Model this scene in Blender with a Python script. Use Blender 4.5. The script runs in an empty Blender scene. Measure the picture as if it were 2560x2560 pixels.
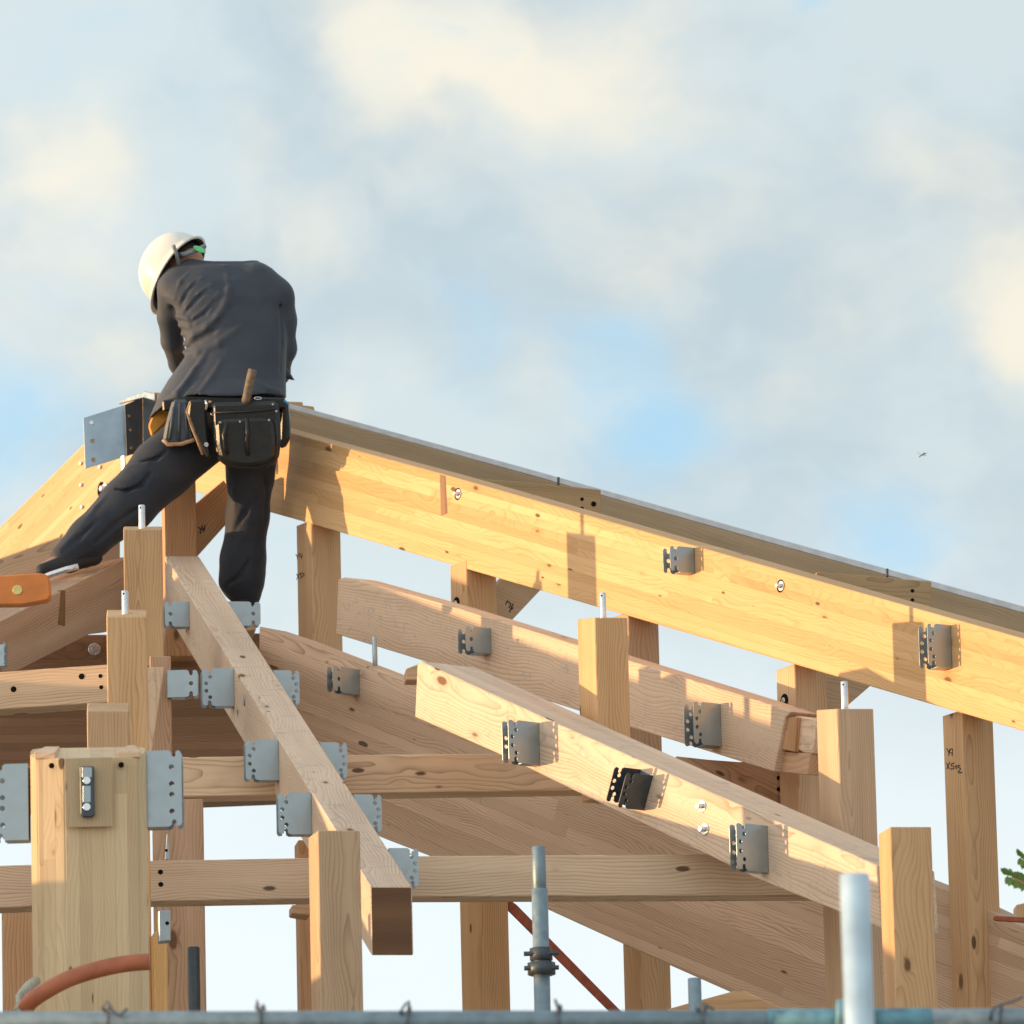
import bpy, bmesh, math, random
import numpy as np
from mathutils import Vector, Matrix, noise as mnoise
random.seed(7)
SC = bpy.context.scene
COL = SC.collection
# ------------------------------------------------------------------ camera
F = 19700.0            # focal length in photograph pixels (2560 wide)
PITCH = math.radians(12.0)
ROLL = 0.024
CAMP = Vector((0, 0, 1.6))
FW = Vector((0, math.cos(PITCH), math.sin(PITCH)))
_R = Vector((1, 0, 0)); _U = Vector((0, -math.sin(PITCH), math.cos(PITCH)))
RT = _R*math.cos(ROLL) - _U*math.sin(ROLL)
UP = _R*math.sin(ROLL) + _U*math.cos(ROLL)
def ray(px, py):
    return FW + RT*((px-1280)/F) + UP*((1280-py)/F)
def at(px, py, Y):
    r = ray(px, py)
    return CAMP + r*(Y/r.y)
class Plane:
    """vertical plane; s = photo px per metre at px0 ; phi>0 faces left-front"""
    def __init__(self, px0, s, phi, py0=1700):
        a = math.radians(phi)
        self.n = Vector((-math.sin(a), -math.cos(a), 0))
        self.h = Vector((math.cos(a), -math.sin(a), 0))      # to the right along the plane
        self.p = at(px0, py0, F/s)
        self.p.z = 0
    def hit(self, px, py, off=0.0):
        r = ray(px, py)
        p = self.p + self.n*off
        t = (p-CAMP).dot(self.n)/r.dot(self.n)
        return CAMP + r*t
# ------------------------------------------------------------------ material helpers
def newmat(name):
    m = bpy.data.materials.new(name); m.use_nodes = True
    nt = m.node_tree
    for n in list(nt.nodes): nt.nodes.remove(n)
    out = nt.nodes.new('ShaderNodeOutputMaterial')
    b = nt.nodes.new('ShaderNodeBsdfPrincipled')
    nt.links.new(b.outputs[0], out.inputs[0])
    return m, nt, b
class NT:
    def __init__(s, nt): s.nt = nt
    def n(s, t, **k):
        x = s.nt.nodes.new(t)
        for a, v in k.items(): setattr(x, a, v)
        return x
    def L(s, a, b): s.nt.links.new(a, b)
    def math(s, op, a, b=None, c=None, clamp=False):
        x = s.n('ShaderNodeMath', operation=op, use_clamp=clamp)
        for i, v in enumerate((a, b, c)):
            if v is None: continue
            if isinstance(v, (int, float)): x.inputs[i].default_value = v
            else: s.L(v, x.inputs[i])
        return x.outputs[0]
    def vec(s, op, a, b=None):
        x = s.n('ShaderNodeVectorMath', operation=op)
        for i, v in enumerate((a, b)):
            if v is None: continue
            if isinstance(v, (tuple, list)): x.inputs[i].default_value = v
            else: s.L(v, x.inputs[i])
        return x.outputs['Value'] if op in ('LENGTH', 'DISTANCE', 'DOT_PRODUCT') else x.outputs[0]
    def maprange(s, v, a, b, c, d, smooth=False):
        x = s.n('ShaderNodeMapRange')
        if smooth: x.interpolation_type = 'SMOOTHSTEP'
        s.L(v, x.inputs[0])
        for i, q in enumerate((a, b, c, d)): x.inputs[i+1].default_value = q
        return x.outputs[0]
    def mix(s, f, a, b, mode='MIX'):
        x = s.n('ShaderNodeMix', data_type='RGBA', blend_type=mode)
        for k, v in ((0, f), (6, a), (7, b)):
            if isinstance(v, (int, float)): x.inputs[k].default_value = v
            elif isinstance(v, tuple): x.inputs[k].default_value = (*v, 1)
            else: s.L(v, x.inputs[k])
        return x.outputs[2]
def wood(name, light, dark, lam=0.0, knots=1.0, ring=0.0085, ringamt=0.35, lamamt=0.5, tint=0.10, mark=0.0):
    m, nt, b = newmat(name); T = NT(nt)
    tc = T.n('ShaderNodeTexCoord'); oi = T.n('ShaderNodeObjectInfo')
    rnd = oi.outputs['Random']
    off = T.n('ShaderNodeCombineXYZ')
    T.L(T.math('MULTIPLY', rnd, 37.0), off.inputs[0]); 
    T.L(T.math('MULTIPLY', rnd, 3.1), off.inputs[1]); T.L(T.math('MULTIPLY', rnd, 5.7), off.inputs[2])
    P = tc.outputs['Object']
    sep = T.n('ShaderNodeSeparateXYZ'); T.L(P, sep.inputs[0])
    Q = T.vec('ADD', P, off.outputs[0])
    # lamination index
    base = None
    if lam > 0:
        li = T.math('FLOOR', T.math('DIVIDE', sep.outputs[2], lam))
        w1 = T.n('ShaderNodeTexWhiteNoise', noise_dimensions='2D')
        c1 = T.n('ShaderNodeCombineXYZ'); T.L(li, c1.inputs[0]); T.L(rnd, c1.inputs[1]); T.L(c1.outputs[0], w1.inputs['Vector'])
        fx = T.math('FLOOR', T.math('ADD', T.math('DIVIDE', sep.outputs[0], 2.3), T.math('MULTIPLY', w1.outputs[0], 9.0)))
        w2 = T.n('ShaderNodeTexWhiteNoise', noise_dimensions='3D')
        c2 = T.n('ShaderNodeCombineXYZ'); T.L(li, c2.inputs[0]); T.L(fx, c2.inputs[1]); T.L(rnd, c2.inputs[2]); T.L(c2.outputs[0], w2.inputs['Vector'])
        lamv = w2.outputs['Value']
        o2 = T.vec('SCALE', w2.outputs['Color']); o2.node.inputs[3].default_value = 1.7
        Q = T.vec('ADD', Q, o2)
        fr = T.math('FRACT', T.math('DIVIDE', sep.outputs[2], lam))
        seam = T.math('LESS_THAN', T.math('ABSOLUTE', T.math('SUBTRACT', fr, 0.5)), 0.465)
    # knots
    kv = T.vec('MULTIPLY', Q, (3.0, 6.6, 6.6))
    vo = T.n('ShaderNodeTexVoronoi', feature='F1'); vo.inputs['Scale'].default_value = 1.0
    T.L(kv, vo.inputs['Vector'])
    nk = T.n('ShaderNodeTexNoise'); nk.inputs['Scale'].default_value = 40; T.L(Q, nk.inputs['Vector'])
    # sub-select knots by cell colour
    sc_ = T.n('ShaderNodeSeparateColor'); T.L(vo.outputs['Color'], sc_.inputs[0])
    rad = T.math('MULTIPLY', T.math('SUBTRACT', sc_.outputs[0], 0.30), 0.15*knots)
    dk = T.math('SUBTRACT', vo.outputs['Distance'], T.math('MULTIPLY', nk.outputs[0], 0.03))
    kn = T.n('ShaderNodeMapRange', interpolation_type='SMOOTHSTEP'); T.L(T.math('SUBTRACT', dk, rad), kn.inputs[0])
    kn.inputs[1].default_value = 0.03; kn.inputs[2].default_value = -0.02; kn.inputs[3].default_value = 0; kn.inputs[4].default_value = 1
    knot = kn.outputs[0]
    halo = T.maprange(T.math('SUBTRACT', vo.outputs['Distance'], rad), 0.16, 0.0, 0, 1, True)
    # growth rings (cathedral figure)
    nd = T.n('ShaderNodeTexNoise'); nd.inputs['Scale'].default_value = 1.0; nd.inputs['Detail'].default_value = 2.5
    T.L(T.vec('MULTIPLY', Q, (1.6, 5, 5)), nd.inputs['Vector'])
    dist = T.math('MULTIPLY', T.math('SUBTRACT', nd.outputs[0], 0.5), 0.135)
    ry = T.math('ADD', sep.outputs[1], T.math('SUBTRACT', T.math('MULTIPLY', rnd, 0.12), 0.02))
    rz = T.math('ADD', sep.outputs[2], T.math('MULTIPLY', T.math('SUBTRACT', rnd, 0.5), 0.2))
    cyz = T.n('ShaderNodeCombineXYZ'); T.L(ry, cyz.inputs[1]); T.L(rz, cyz.inputs[2])
    if lam > 0:
        o3 = T.vec('SCALE', w2.outputs['Color']); o3.node.inputs[3].default_value = 0.12
        cyzv = T.vec('MULTIPLY', T.vec('ADD', cyz.outputs[0], o3), (0, 1, 1))
    else: cyzv = cyz.outputs[0]
    r = T.math('ADD', T.vec('LENGTH', cyzv), dist)
    r = T.math('ADD', r, T.math('MULTIPLY', halo, 0.012))
    fr_ = T.math('FRACT', T.math('DIVIDE', r, ring))
    late = T.math('POWER', fr_, 3.5)
    # fine fibres
    nf = T.n('ShaderNodeTexNoise'); nf.inputs['Scale'].default_value = 1.0; nf.inputs['Detail'].default_value = 4; nf.inputs['Roughness'].default_value = .7
    T.L(T.vec('MULTIPLY', Q, (9, 240, 240)), nf.inputs['Vector'])
    nb = T.n('ShaderNodeTexNoise'); nb.inputs['Scale'].default_value = 1.0; nb.inputs['Detail'].default_value = 3
    T.L(T.vec('MULTIPLY', Q, (1.1, 14, 14)), nb.inputs['Vector'])
    ns = T.n('ShaderNodeTexNoise'); ns.inputs['Scale'].default_value = 4.5; ns.inputs['Detail'].default_value = 5
    T.L(Q, ns.inputs['Vector'])
    col = T.mix(T.maprange(nb.outputs[0], .3, .7, 0, .55), light, dark)
    if lam > 0:
        lc = T.mix(T.maprange(lamv, 0, 1, 0, 1), tuple(min(.95, x*1.12) for x in light), tuple(x*.86 for x in dark))
        col = T.mix(lamamt, col, lc)
        col = T.mix(T.math('MULTIPLY', T.math('SUBTRACT', 1.0, seam), .22), col, tuple(x*.45 for x in dark))
    col = T.mix(T.math('MULTIPLY', T.math('MULTIPLY', late, T.maprange(nb.outputs[0], .32, .62, .35, 1.25)), ringamt), col, (dark[0]*.62, dark[1]*.55, dark[2]*.5))
    col = T.mix(T.maprange(nf.outputs[0], .35, .7, 0, .16), col, tuple(x*.7 for x in dark))
    col = T.mix(T.maprange(ns.outputs[0], .5, .78, 0, .22), col, (dark[0]*.75, dark[1]*.78, dark[2]*.85))
    if mark:
        nm = T.n('ShaderNodeTexNoise'); nm.inputs['Scale'].default_value = 1.0; nm.inputs['Detail'].default_value = 6; nm.inputs['Distortion'].default_value = 1.5
        T.L(T.vec('MULTIPLY', Q, (22, 9, 30)), nm.inputs['Vector'])
        col = T.mix(T.maprange(nm.outputs[0], .56, .70, 0, .5*mark), col, (.34, .30, .31))
    hs = T.n('ShaderNodeHueSaturation'); T.L(col, hs.inputs['Color'])
    T.L(T.maprange(rnd, 0, 1, 1-tint, 1+tint), hs.inputs['Value'])
    T.L(T.maprange(T.math('FRACT', T.math('MULTIPLY', rnd, 7.3)), 0, 1, .9, 1.12), hs.inputs['Saturation'])
    col = hs.outputs[0]
    col = T.mix(T.math('MULTIPLY', knot, .9), col, (.10, .045, .018))
    col = T.mix(T.math('MULTIPLY', halo, .18), col, (.30, .14, .06))
    # small dark pin knots and nail marks
    v2 = T.n('ShaderNodeTexVoronoi', feature='F1'); v2.inputs['Scale'].default_value = 1.0
    T.L(T.vec('ADD', T.vec('MULTIPLY', Q, (4.2, 11, 11)), (3.3, 1.7, 9.1)), v2.inputs['Vector'])
    s2 = T.n('ShaderNodeSeparateColor'); T.L(v2.outputs['Color'], s2.inputs[0])
    r2_ = T.math('MULTIPLY', T.math('SUBTRACT', s2.outputs[1], .42), .20)
    k2 = T.maprange(T.math('SUBTRACT', v2.outputs['Distance'], r2_), .025, -.02, 0, .88, True)
    col = T.mix(k2, col, (.075, .035, .016))
    T.L(col, b.inputs['Base Color'])
    b.inputs['Roughness'].default_value = .62; b.inputs['Specular IOR Level'].default_value = .25
    bp = T.n('ShaderNodeBump'); bp.inputs['Strength'].default_value = .25; bp.inputs['Distance'].default_value = .002
    T.L(T.math('ADD', nf.outputs[0], T.math('MULTIPLY', late, .4)), bp.inputs['Height']); T.L(bp.outputs[0], b.inputs['Normal'])
    return m
def plain(name, col, rough=.5, metal=0.0, var=.25, scale=30, spec=.5, bump=0.0, sheen=0.0, bscale=None):
    m, nt, b = newmat(name); T = NT(nt)
    tc = T.n('ShaderNodeTexCoord')
    n1 = T.n('ShaderNodeTexNoise'); n1.inputs['Scale'].default_value = scale; n1.inputs['Detail'].default_value = 5
    T.L(tc.outputs['Object'], n1.inputs['Vector'])
    c = T.mix(T.maprange(n1.outputs[0], .3, .7, 0, 1), tuple(x*(1-var) for x in col), tuple(min(1, x*(1+var)) for x in col))
    T.L(c, b.inputs['Base Color'])
    b.inputs['Roughness'].default_value = rough; b.inputs['Metallic'].default_value = metal; b.inputs['Specular IOR Level'].default_value = spec
    if sheen: b.inputs['Sheen Weight'].default_value = sheen; b.inputs['Sheen Roughness'].default_value = .5
    if metal > .3:
        T.L(T.maprange(n1.outputs[0], .3, .7, rough*.75, min(1, rough*1.35)), b.inputs['Roughness'])
    if bump:
        n2 = T.n('ShaderNodeTexNoise'); n2.inputs['Scale'].default_value = bscale or scale; n2.inputs['Detail'].default_value = 4
        T.L(tc.outputs['Object'], n2.inputs['Vector'])
        bp = T.n('ShaderNodeBump'); bp.inputs['Strength'].default_value = .6; bp.inputs['Distance'].default_value = bump
        T.L(n2.outputs[0], bp.inputs['Height']); T.L(bp.outputs[0], b.inputs['Normal'])
    return m
M = {}
M['sugi']  = wood('wood_cedar', (.69, .455, .275), (.53, .32, .175), ring=.010, ringamt=.75, knots=.9)
M['sugil']  = wood('wood_cedar_light', (.81, .585, .40), (.64, .43, .28), ring=.011, ringamt=.85, knots=.9)
M['sugid']  = wood('wood_cedar_dark', (.50, .345, .20), (.33, .215, .115), ring=.010, ringamt=.5, knots=.9)  # darker cedar tone for the upper rafter and its blocks
M['sugir'] = wood('wood_cedar_reddish', (.62, .38, .235), (.47, .255, .14), ring=.011, ringamt=.72, knots=.9)
M['sugip'] = wood('wood_cedar_pale', (.79, .585, .42), (.64, .43, .29), ring=.012, ringamt=.7, knots=.9, mark=.9)
M['glu']   = wood('glulam_pine', (.76, .50, .27), (.62, .34, .15), lam=.031, ringamt=.42, knots=.8, lamamt=.5, tint=.04)
M['glur']  = wood('glulam_larch', (.80, .54, .36), (.60, .365, .22), lam=.040, ringamt=.8, knots=1.0, lamamt=.5)
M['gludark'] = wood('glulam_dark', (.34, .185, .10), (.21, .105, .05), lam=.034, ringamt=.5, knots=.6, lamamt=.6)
M['post'] = wood('glulam_post', (.74, .55, .33), (.60, .41, .23), lam=.036, ringamt=.4, knots=1.0, lamamt=.45, tint=.03)
M['galv'] = plain('galvanised_steel', (.35, .405, .44), .36, .75, .05, 25)
M['steel'] = plain('bracket_steel', (.36, .46, .56), .35, .5, .25, 9)
M['steeld'] = plain('bracket_steel_dark', (.075, .08, .09), .4, .2, .2, 20)
M['galvd'] = plain('galvanised_dark', (.07, .085, .10), .42, .5, .2, 40)
M['pipe'] = plain('scaffold_pipe_zinc', (.22, .29, .34), .5, .5, .22, 35, bump=.0006)
M['pipel'] = plain('scaffold_pipe_bright', (.55, .66, .73), .34, .6, .22, 9)
M['pipeb'] = plain('blue_worn_pipe', (.14, .30, .38), .55, .3, .45, 18)
M['bolt'] = plain('bolt_zinc', (.72, .72, .74), .28, .9, .1, 80)
M['black'] = plain('black_steel', (.02, .02, .022), .5, .2, .3, 60)
M['hole'] = plain('bolt_hole', (.012, .008, .006), .9, 0, .2, 60, spec=.1)
M['ink'] = plain('marker_ink', (.03, .03, .035), .7, 0, .2, 90)
M['cloth'] = plain('jacket_cotton', (.042, .051, .072), .68, 0, .10, 9, spec=.35, bump=.0012, sheen=.12, bscale=30)
def cloth(m, amp=.010, sc=5.5):
    nt = m.node_tree; T = NT(nt); b = [n for n in nt.nodes if n.type == 'BSDF_PRINCIPLED'][0]
    tc = T.n('ShaderNodeTexCoord'); n0 = T.n('ShaderNodeTexNoise'); n0.inputs['Scale'].default_value = 4; T.L(tc.outputs['Object'], n0.inputs['Vector'])
    w = T.vec('SCALE', n0.outputs['Color']); w.node.inputs[3].default_value = .35
    n1 = T.n('ShaderNodeTexNoise'); n1.noise_type = 'RIDGED_MULTIFRACTAL' if hasattr(n1, 'noise_type') else n1.noise_type
    n1.inputs['Scale'].default_value = sc; n1.inputs['Detail'].default_value = 3
    T.L(T.vec('ADD', T.vec('MULTIPLY', tc.outputs['Object'], (1.5, 1, .8)), w), n1.inputs['Vector'])
    n2 = T.n('ShaderNodeTexNoise'); n2.inputs['Scale'].default_value = 260; T.L(tc.outputs['Object'], n2.inputs['Vector'])
    bp = T.n('ShaderNodeBump'); bp.inputs['Strength'].default_value = .55; bp.inputs['Distance'].default_value = amp
    T.L(T.math('ADD', T.math('MULTIPLY', n1.outputs[0], .5), T.math('MULTIPLY', n2.outputs[0], .04)), bp.inputs['Height']); T.L(bp.outputs[0], b.inputs['Normal'])
    # dust
    n3 = T.n('ShaderNodeTexNoise'); n3.inputs['Scale'].default_value = 7; n3.inputs['Detail'].default_value = 7; T.L(tc.outputs['Object'], n3.inputs['Vector'])
    src = b.inputs['Base Color'].links[0].from_socket
    T.L(T.mix(T.maprange(n3.outputs[0], .5, .8, 0, .16), src, (.16, .14, .12)), b.inputs['Base Color'])
M['trouser'] = plain('trouser_cotton', (.020, .025, .038), .68, 0, .10, 9, spec=.35, bump=.0012, sheen=.10, bscale=20)
cloth(M['cloth']); cloth(M['trouser'], .012, 5)
M['leather'] = plain('black_leather', (.012, .013, .014), .38, 0, .3, 30, spec=.5, bump=.0015, bscale=90)
M['leatherb'] = plain('blueish_nylon', (.06, .075, .095), .5, 0, .4, 20)
M['tan'] = plain('tan_binding', (.45, .27, .15), .6, 0, .3, 60, bump=.002)
M['grip'] = plain('taped_hammer_grip', (.19, .14, .10), .8, 0, .3, 60, bump=.003)
M['skin'] = plain('skin', (.40, .20, .125), .55, 0, .12, 30)
M['hair'] = plain('hair', (.02, .016, .014), .6, 0, .3, 200)
M['helmet'] = plain('white_helmet_shell', (.74, .72, .68), .22, 0, .03, 5)
M['helmin'] = plain('helmet_lining', (.05, .045, .05), .8, 0, .2, 30)
M['strap'] = plain('grey_strap', (.22, .25, .28), .8, 0, .2, 60)
M['green'] = plain('green_tag', (.16, .75, .28), .5, 0, .05, 20)
M['lining'] = plain('orange_lining', (.62, .27, .035), .7, 0, .15, 20)
M['orange'] = plain('orange_plastic', (.62, .20, .035), .42, 0, .12, 12)
M['rust'] = plain('red_oxide_steel', (.34, .085, .04), .6, .1, .25, 30)
M['strapo'] = plain('orange_band', (.42, .12, .05), .5, 0, .18, 14)
M['rope'] = plain('pale_rope', (.48, .45, .36), .85, 0, .25, 120, bump=.003)
M['wire'] = plain('tie_wire', (.13, .15, .19), .6, .5, .3, 60)
M['blue'] = plain('blue_clip', (.05, .35, .6), .4, 0, .1, 30)
M['rubber'] = plain('shoe_rubber', (.02, .02, .023), .7, 0, .2, 40)
M['leaf'] = plain('leaf_green', (.16, .28, .05), .55, 0, .5, 3)
M['bark'] = plain('bark', (.12, .085, .06), .9, 0, .3, 30, bump=.01)
M['wing'] = plain('insect_wing', (.30, .30, .30), .3, 0, .1, 30)
# ------------------------------------------------------------------ object helpers
def tag(o, label=None, cat=None, group=None, kind=None):
    if label: o['label'] = label
    if cat: o['category'] = cat
    if group: o['group'] = group
    if kind: o['kind'] = kind
    return o
def link(name, me, mat, parent=None, mw=None):
    o = bpy.data.objects.new(name, me); COL.objects.link(o)
    if mat is not None: me.materials.append(mat)
    if mw is not None: o.matrix_world = mw
    if parent is not None:
        o.parent = parent
        o.matrix_parent_inverse = parent.matrix_world.inverted()
    return o
def frame(origin, ex, ey):
    ex = ex.normalized(); ez = ex.cross(ey).normalized(); ey = ez.cross(ex).normalized()
    m = Matrix((( ex.x, ey.x, ez.x, origin.x), (ex.y, ey.y, ez.y, origin.y), (ex.z, ey.z, ez.z, origin.z), (0, 0, 0, 1)))
    return m
def solid(name, front, back, mat, ex, ey, bev=.003, parent=None, smooth=False):
    """closed prism between two matching outlines (world points)"""
    mw = frame(front[0], ex, ey); inv = mw.inverted()
    bm = bmesh.new()
    a = [bm.verts.new(inv @ p) for p in front]; b = [bm.verts.new(inv @ p) for p in back]
    n = len(a)
    bm.faces.new(a); bm.faces.new(list(reversed(b)))
    for i in range(n):
        j = (i+1) % n
        bm.faces.new((a[j], a[i], b[i], b[j]))
    bmesh.ops.recalc_face_normals(bm, faces=bm.faces)
    if bev: bmesh.ops.bevel(bm, geom=list(bm.edges), offset=bev, segments=1, affect='EDGES', clamp_overlap=True, profile=.7)
    me = bpy.data.meshes.new(name); bm.to_mesh(me); bm.free()
    if smooth:
        for p in me.polygons: p.use_smooth = True
    return link(name, me, mat, parent, mw)
def prism(name, pts, pl, thick, mat, along=None, raise_=None, bev=.003, off=0.0, parent=None):
    """outline traced on a vertical plane, given its real thickness behind that plane"""
    fr = [pl.hit(x, y, off) for x, y in pts]
    bk = [p - pl.n*thick for p in fr]
    if raise_:
        for i, dz in raise_.items(): bk[i] = bk[i] + Vector((0, 0, dz))
    if along is None:
        L = [(fr[(i+1) % len(fr)]-fr[i], i) for i in range(len(fr))]
        ex = max(L, key=lambda t: t[0].length)[0]
    else: ex = fr[along[1]]-fr[along[0]]
    if ex.length < 1e-6: ex = Vector((1, 0, 0))
    return solid(name, fr, bk, mat, ex, -pl.n, bev, parent)
def tube(name, p0, p1, r, mat, parent=None, seg=20, hollow=False, r2=None, bev=True):
    d = (p1-p0); L = d.length; ez = d.normalized()
    mw = Matrix.Translation(p0) @ ez.to_track_quat('Z', 'Y').to_matrix().to_4x4()
    bm = bmesh.new()
    r2 = r2 or r
    prof = [(r*.9, 0), (r, L*.02 if L < .05 else .002), (r2, L-(L*.02 if L < .05 else .002)), (r2*.9, L)]
    if hollow: prof += [(r2*.82, L), (r2*.80, L-.06)]
    rings = []
    for (rr, z) in prof:
        rings.append([bm.verts.new((rr*math.cos(2*math.pi*i/seg), rr*math.sin(2*math.pi*i/seg), z)) for i in range(seg)])
    for a, b in zip(rings, rings[1:]):
        for i in range(seg): bm.faces.new((a[i], a[(i+1) % seg], b[(i+1) % seg], b[i]))
    bm.faces.new(list(reversed(rings[0]))); bm.faces.new(rings[-1])
    bmesh.ops.recalc_face_normals(bm, faces=bm.faces)
    me = bpy.data.meshes.new(name); bm.to_mesh(me); bm.free()
    for p in me.polygons: p.use_smooth = len(p.vertices) == 4
    return link(name, me, mat, parent, mw)
def path_tube(name, pts, r, mat, parent=None, seg=8, rs=None):
    bm = bmesh.new(); rings = []
    o = pts[0]
    for k, p in enumerate(pts):
        d = (pts[min(k+1, len(pts)-1)]-pts[max(k-1, 0)]).normalized()
        q = d.to_track_quat('Z', 'Y'); rr = rs[k] if rs else r
        rings.append([bm.verts.new(p-o+q @ Vector((rr*math.cos(2*math.pi*i/seg), rr*math.sin(2*math.pi*i/seg), 0))) for i in range(seg)])
    for a, b in zip(rings, rings[1:]):
        for i in range(seg): bm.faces.new((a[i], a[(i+1) % seg], b[(i+1) % seg], b[i]))
    bm.faces.new(list(reversed(rings[0]))); bm.faces.new(rings[-1])
    bmesh.ops.recalc_face_normals(bm, faces=bm.faces)
    me = bpy.data.meshes.new(name); bm.to_mesh(me); bm.free()
    for p in me.polygons: p.use_smooth = True
    return link(name, me, mat, parent, Matrix.Translation(o))
def disc(name, c, n, r, h, mat, parent=None, seg=18):
    return tube(name, c, c+n*h, r, mat, parent, seg)
def hole(c, n, r, parent):            # a dark drilled hole seen as a shallow dark plug
    o = disc('bolt_hole', c - n*.004, n, r, .0052, M['hole'], parent, 14); return o
def bolt(c, n, r, parent, recess=True):
    w = disc('washer', c - n*.002, n, r, .005, M['bolt'], parent)
    b = disc('bolt', c, n, r*.5, .022, M['bolt'], w, 6); return w
# ================================================================== TIMBERS
beams = {}
def T_(key, o, label, cat='beam', group=None):
    tag(o, label, cat, group); beams[key] = o; return o
def post(name_key, xl, xr, ytop, phi, s, label, lean=0.0, ybot=None, depth=.14, mat='sugi', top_raise=0.0, slopex=0.0, xb=None, cat='post', group='upright timber posts of the roof frame', ytop_r=None, nm='timber_post'):
    """xl,xr: image x of the front face at ytop; runs down to ybot (default: down to the ground)"""
    pl = Plane((xl+xr)/2, s, phi, ytop)
    a = pl.hit(xl, ytop); b = pl.hit(xr, ytop if ytop_r is None else ytop_r)
    if ybot is None: za = zb = 0.0
    else: za = pl.hit(xl, ybot).z; zb = pl.hit(xr, ybot).z
    fr = [Vector((a.x, a.y, za)), Vector((b.x, b.y, za)), b, a]
    bk = [p-pl.n*depth for p in fr]
    bk[2] = bk[2]+Vector((0, 0, top_raise)); bk[3] = bk[3]+Vector((0, 0, top_raise))
    # origin near the top so that the grain stays precise
    mw = frame(a.copy(), Vector((0, 0, -1)), -pl.n); inv = mw.inverted()
    bm = bmesh.new()
    A = [bm.verts.new(inv @ p) for p in fr]; B = [bm.verts.new(inv @ p) for p in bk]
    bm.faces.new(A); bm.faces.new(list(reversed(B)))
    for i in range(4):
        j = (i+1) % 4; bm.faces.new((A[j], A[i], B[i], B[j]))
    bmesh.ops.recalc_face_normals(bm, faces=bm.faces)
    bmesh.ops.bevel(bm, geom=list(bm.edges), offset=.003, segments=1, affect='EDGES')
    me = bpy.data.meshes.new(nm); bm.to_mesh(me); bm.free()
    o = link(nm, me, M[mat], None, mw)
    tag(o, label, cat, group); beams[name_key] = o
    return o, pl
def pin(parent, px, py0, py1, Y, r=.0095):
    b = at(px, py1, Y); t = at(px, py0, Y)
    t = Vector((b.x, b.y, t.z))
    b = b - Vector((0, 0, .05))
    p = tube('steel_pin', b, t, r, M['bolt'], parent, 14)
    tag(p, None)
    hole(Vector((b.x-.004, b.y-r, t.z-.012)), Vector((0, -1, 0)), .003, p)
    return p

G_R = 'sloping rafters and roof beams'
G_H = 'level cross beams between the posts'
# --- L1: the long sunlit laminated rafter, and F, its mirror on the far side of the ridge (one vertical plane)
PL1 = Plane(725, 635, 59.5, 1180)
L1 = prism('roof_beam', [(400, 990), (731, 1083.5), (1104, 1184.5), (1300, 1240), (1960, 1428), (2560, 1597), (2800, 1664), (2800, 1898), (2560, 1828), (1960, 1653), (1300, 1461), (731, 1296), (400, 1205)], PL1, .13, M['glu'], along=(1, 5))
T_('L1', L1, 'long sunlit orange laminated rafter sloping down to the right edge behind the posts', 'beam', G_R)
Fb = prism('roof_beam', [(385, 980), (385, 1180), (213, 1319), (-40, 1412), (-220, 1590), (-220, 1535), (-40, 1357), (0, 1317), (205, 1113), (325, 996)], PL1, .13, M['glu'], along=(8, 6), off=.001)
T_('F', Fb, 'sunlit yellow laminated rafter falling to the left edge under the steel ridge bracket', 'beam', G_R)
# --- L2: shaded beam behind L1
PL2 = Plane(728, 622, -11, 1023)
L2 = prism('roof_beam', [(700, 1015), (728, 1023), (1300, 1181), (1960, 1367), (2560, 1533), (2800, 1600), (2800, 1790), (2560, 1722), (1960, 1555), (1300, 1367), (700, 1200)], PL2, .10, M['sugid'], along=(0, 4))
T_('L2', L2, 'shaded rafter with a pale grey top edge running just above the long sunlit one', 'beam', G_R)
rc = prism('packer', [(700, 1003), (757, 1005), (757, 1013), (784, 1016), (787, 1026), (787, 1042), (700, 1020)], Plane(740, 620, -11, 1010), .16, M['sugi'], bev=.002, off=-.12)
T_('cap', rc, 'small stepped wooden packer on the high end of the rafter right beside the worker', 'packer')
# short joint pieces in the gap between L1 and L2
for k, (pts, nail) in enumerate([
    ([(1190, 1196), (1395, 1213), (1440, 1217), (1502, 1224), (1503, 1300), (1190, 1225)], (1396, 1193, 1212)),
    ([(2040, 1430), (2205, 1441), (2240, 1446), (2328, 1453), (2329, 1530), (2040, 1450)], (2218, 1422, 1441))]):
    o = prism('spliced_block', pts, Plane(pts[2][0], 632 if k == 0 else 650, -4, 1220), .09, M['sugid'], along=(0, 3))
    tag(o, ['flat tapered timber block lying between the two upper rafters, nearer the worker', 'flat tapered timber block lying between the two upper rafters, nearer the right edge'][k], 'block', 'tapered blocks between the upper rafters')
    pl = Plane(pts[2][0], 632 if k == 0 else 650, -4, 1220)
    tube('steel_pin', pl.hit(nail[0], nail[2]+6, -.03), pl.hit(nail[0], nail[0] and nail[1], -.03), .0055, M['galvd'], o, 10)
    x3, y3 = pts[3]
    for (dx, dy, r) in ((-47, 24, .0075), (-47, 47, .0075), (-18, 36, .011) if k == 0 else (-60, 30, .001)):
        hole(pl.hit(x3+dx, y3+dy, 0), pl.n, r, o)
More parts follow.
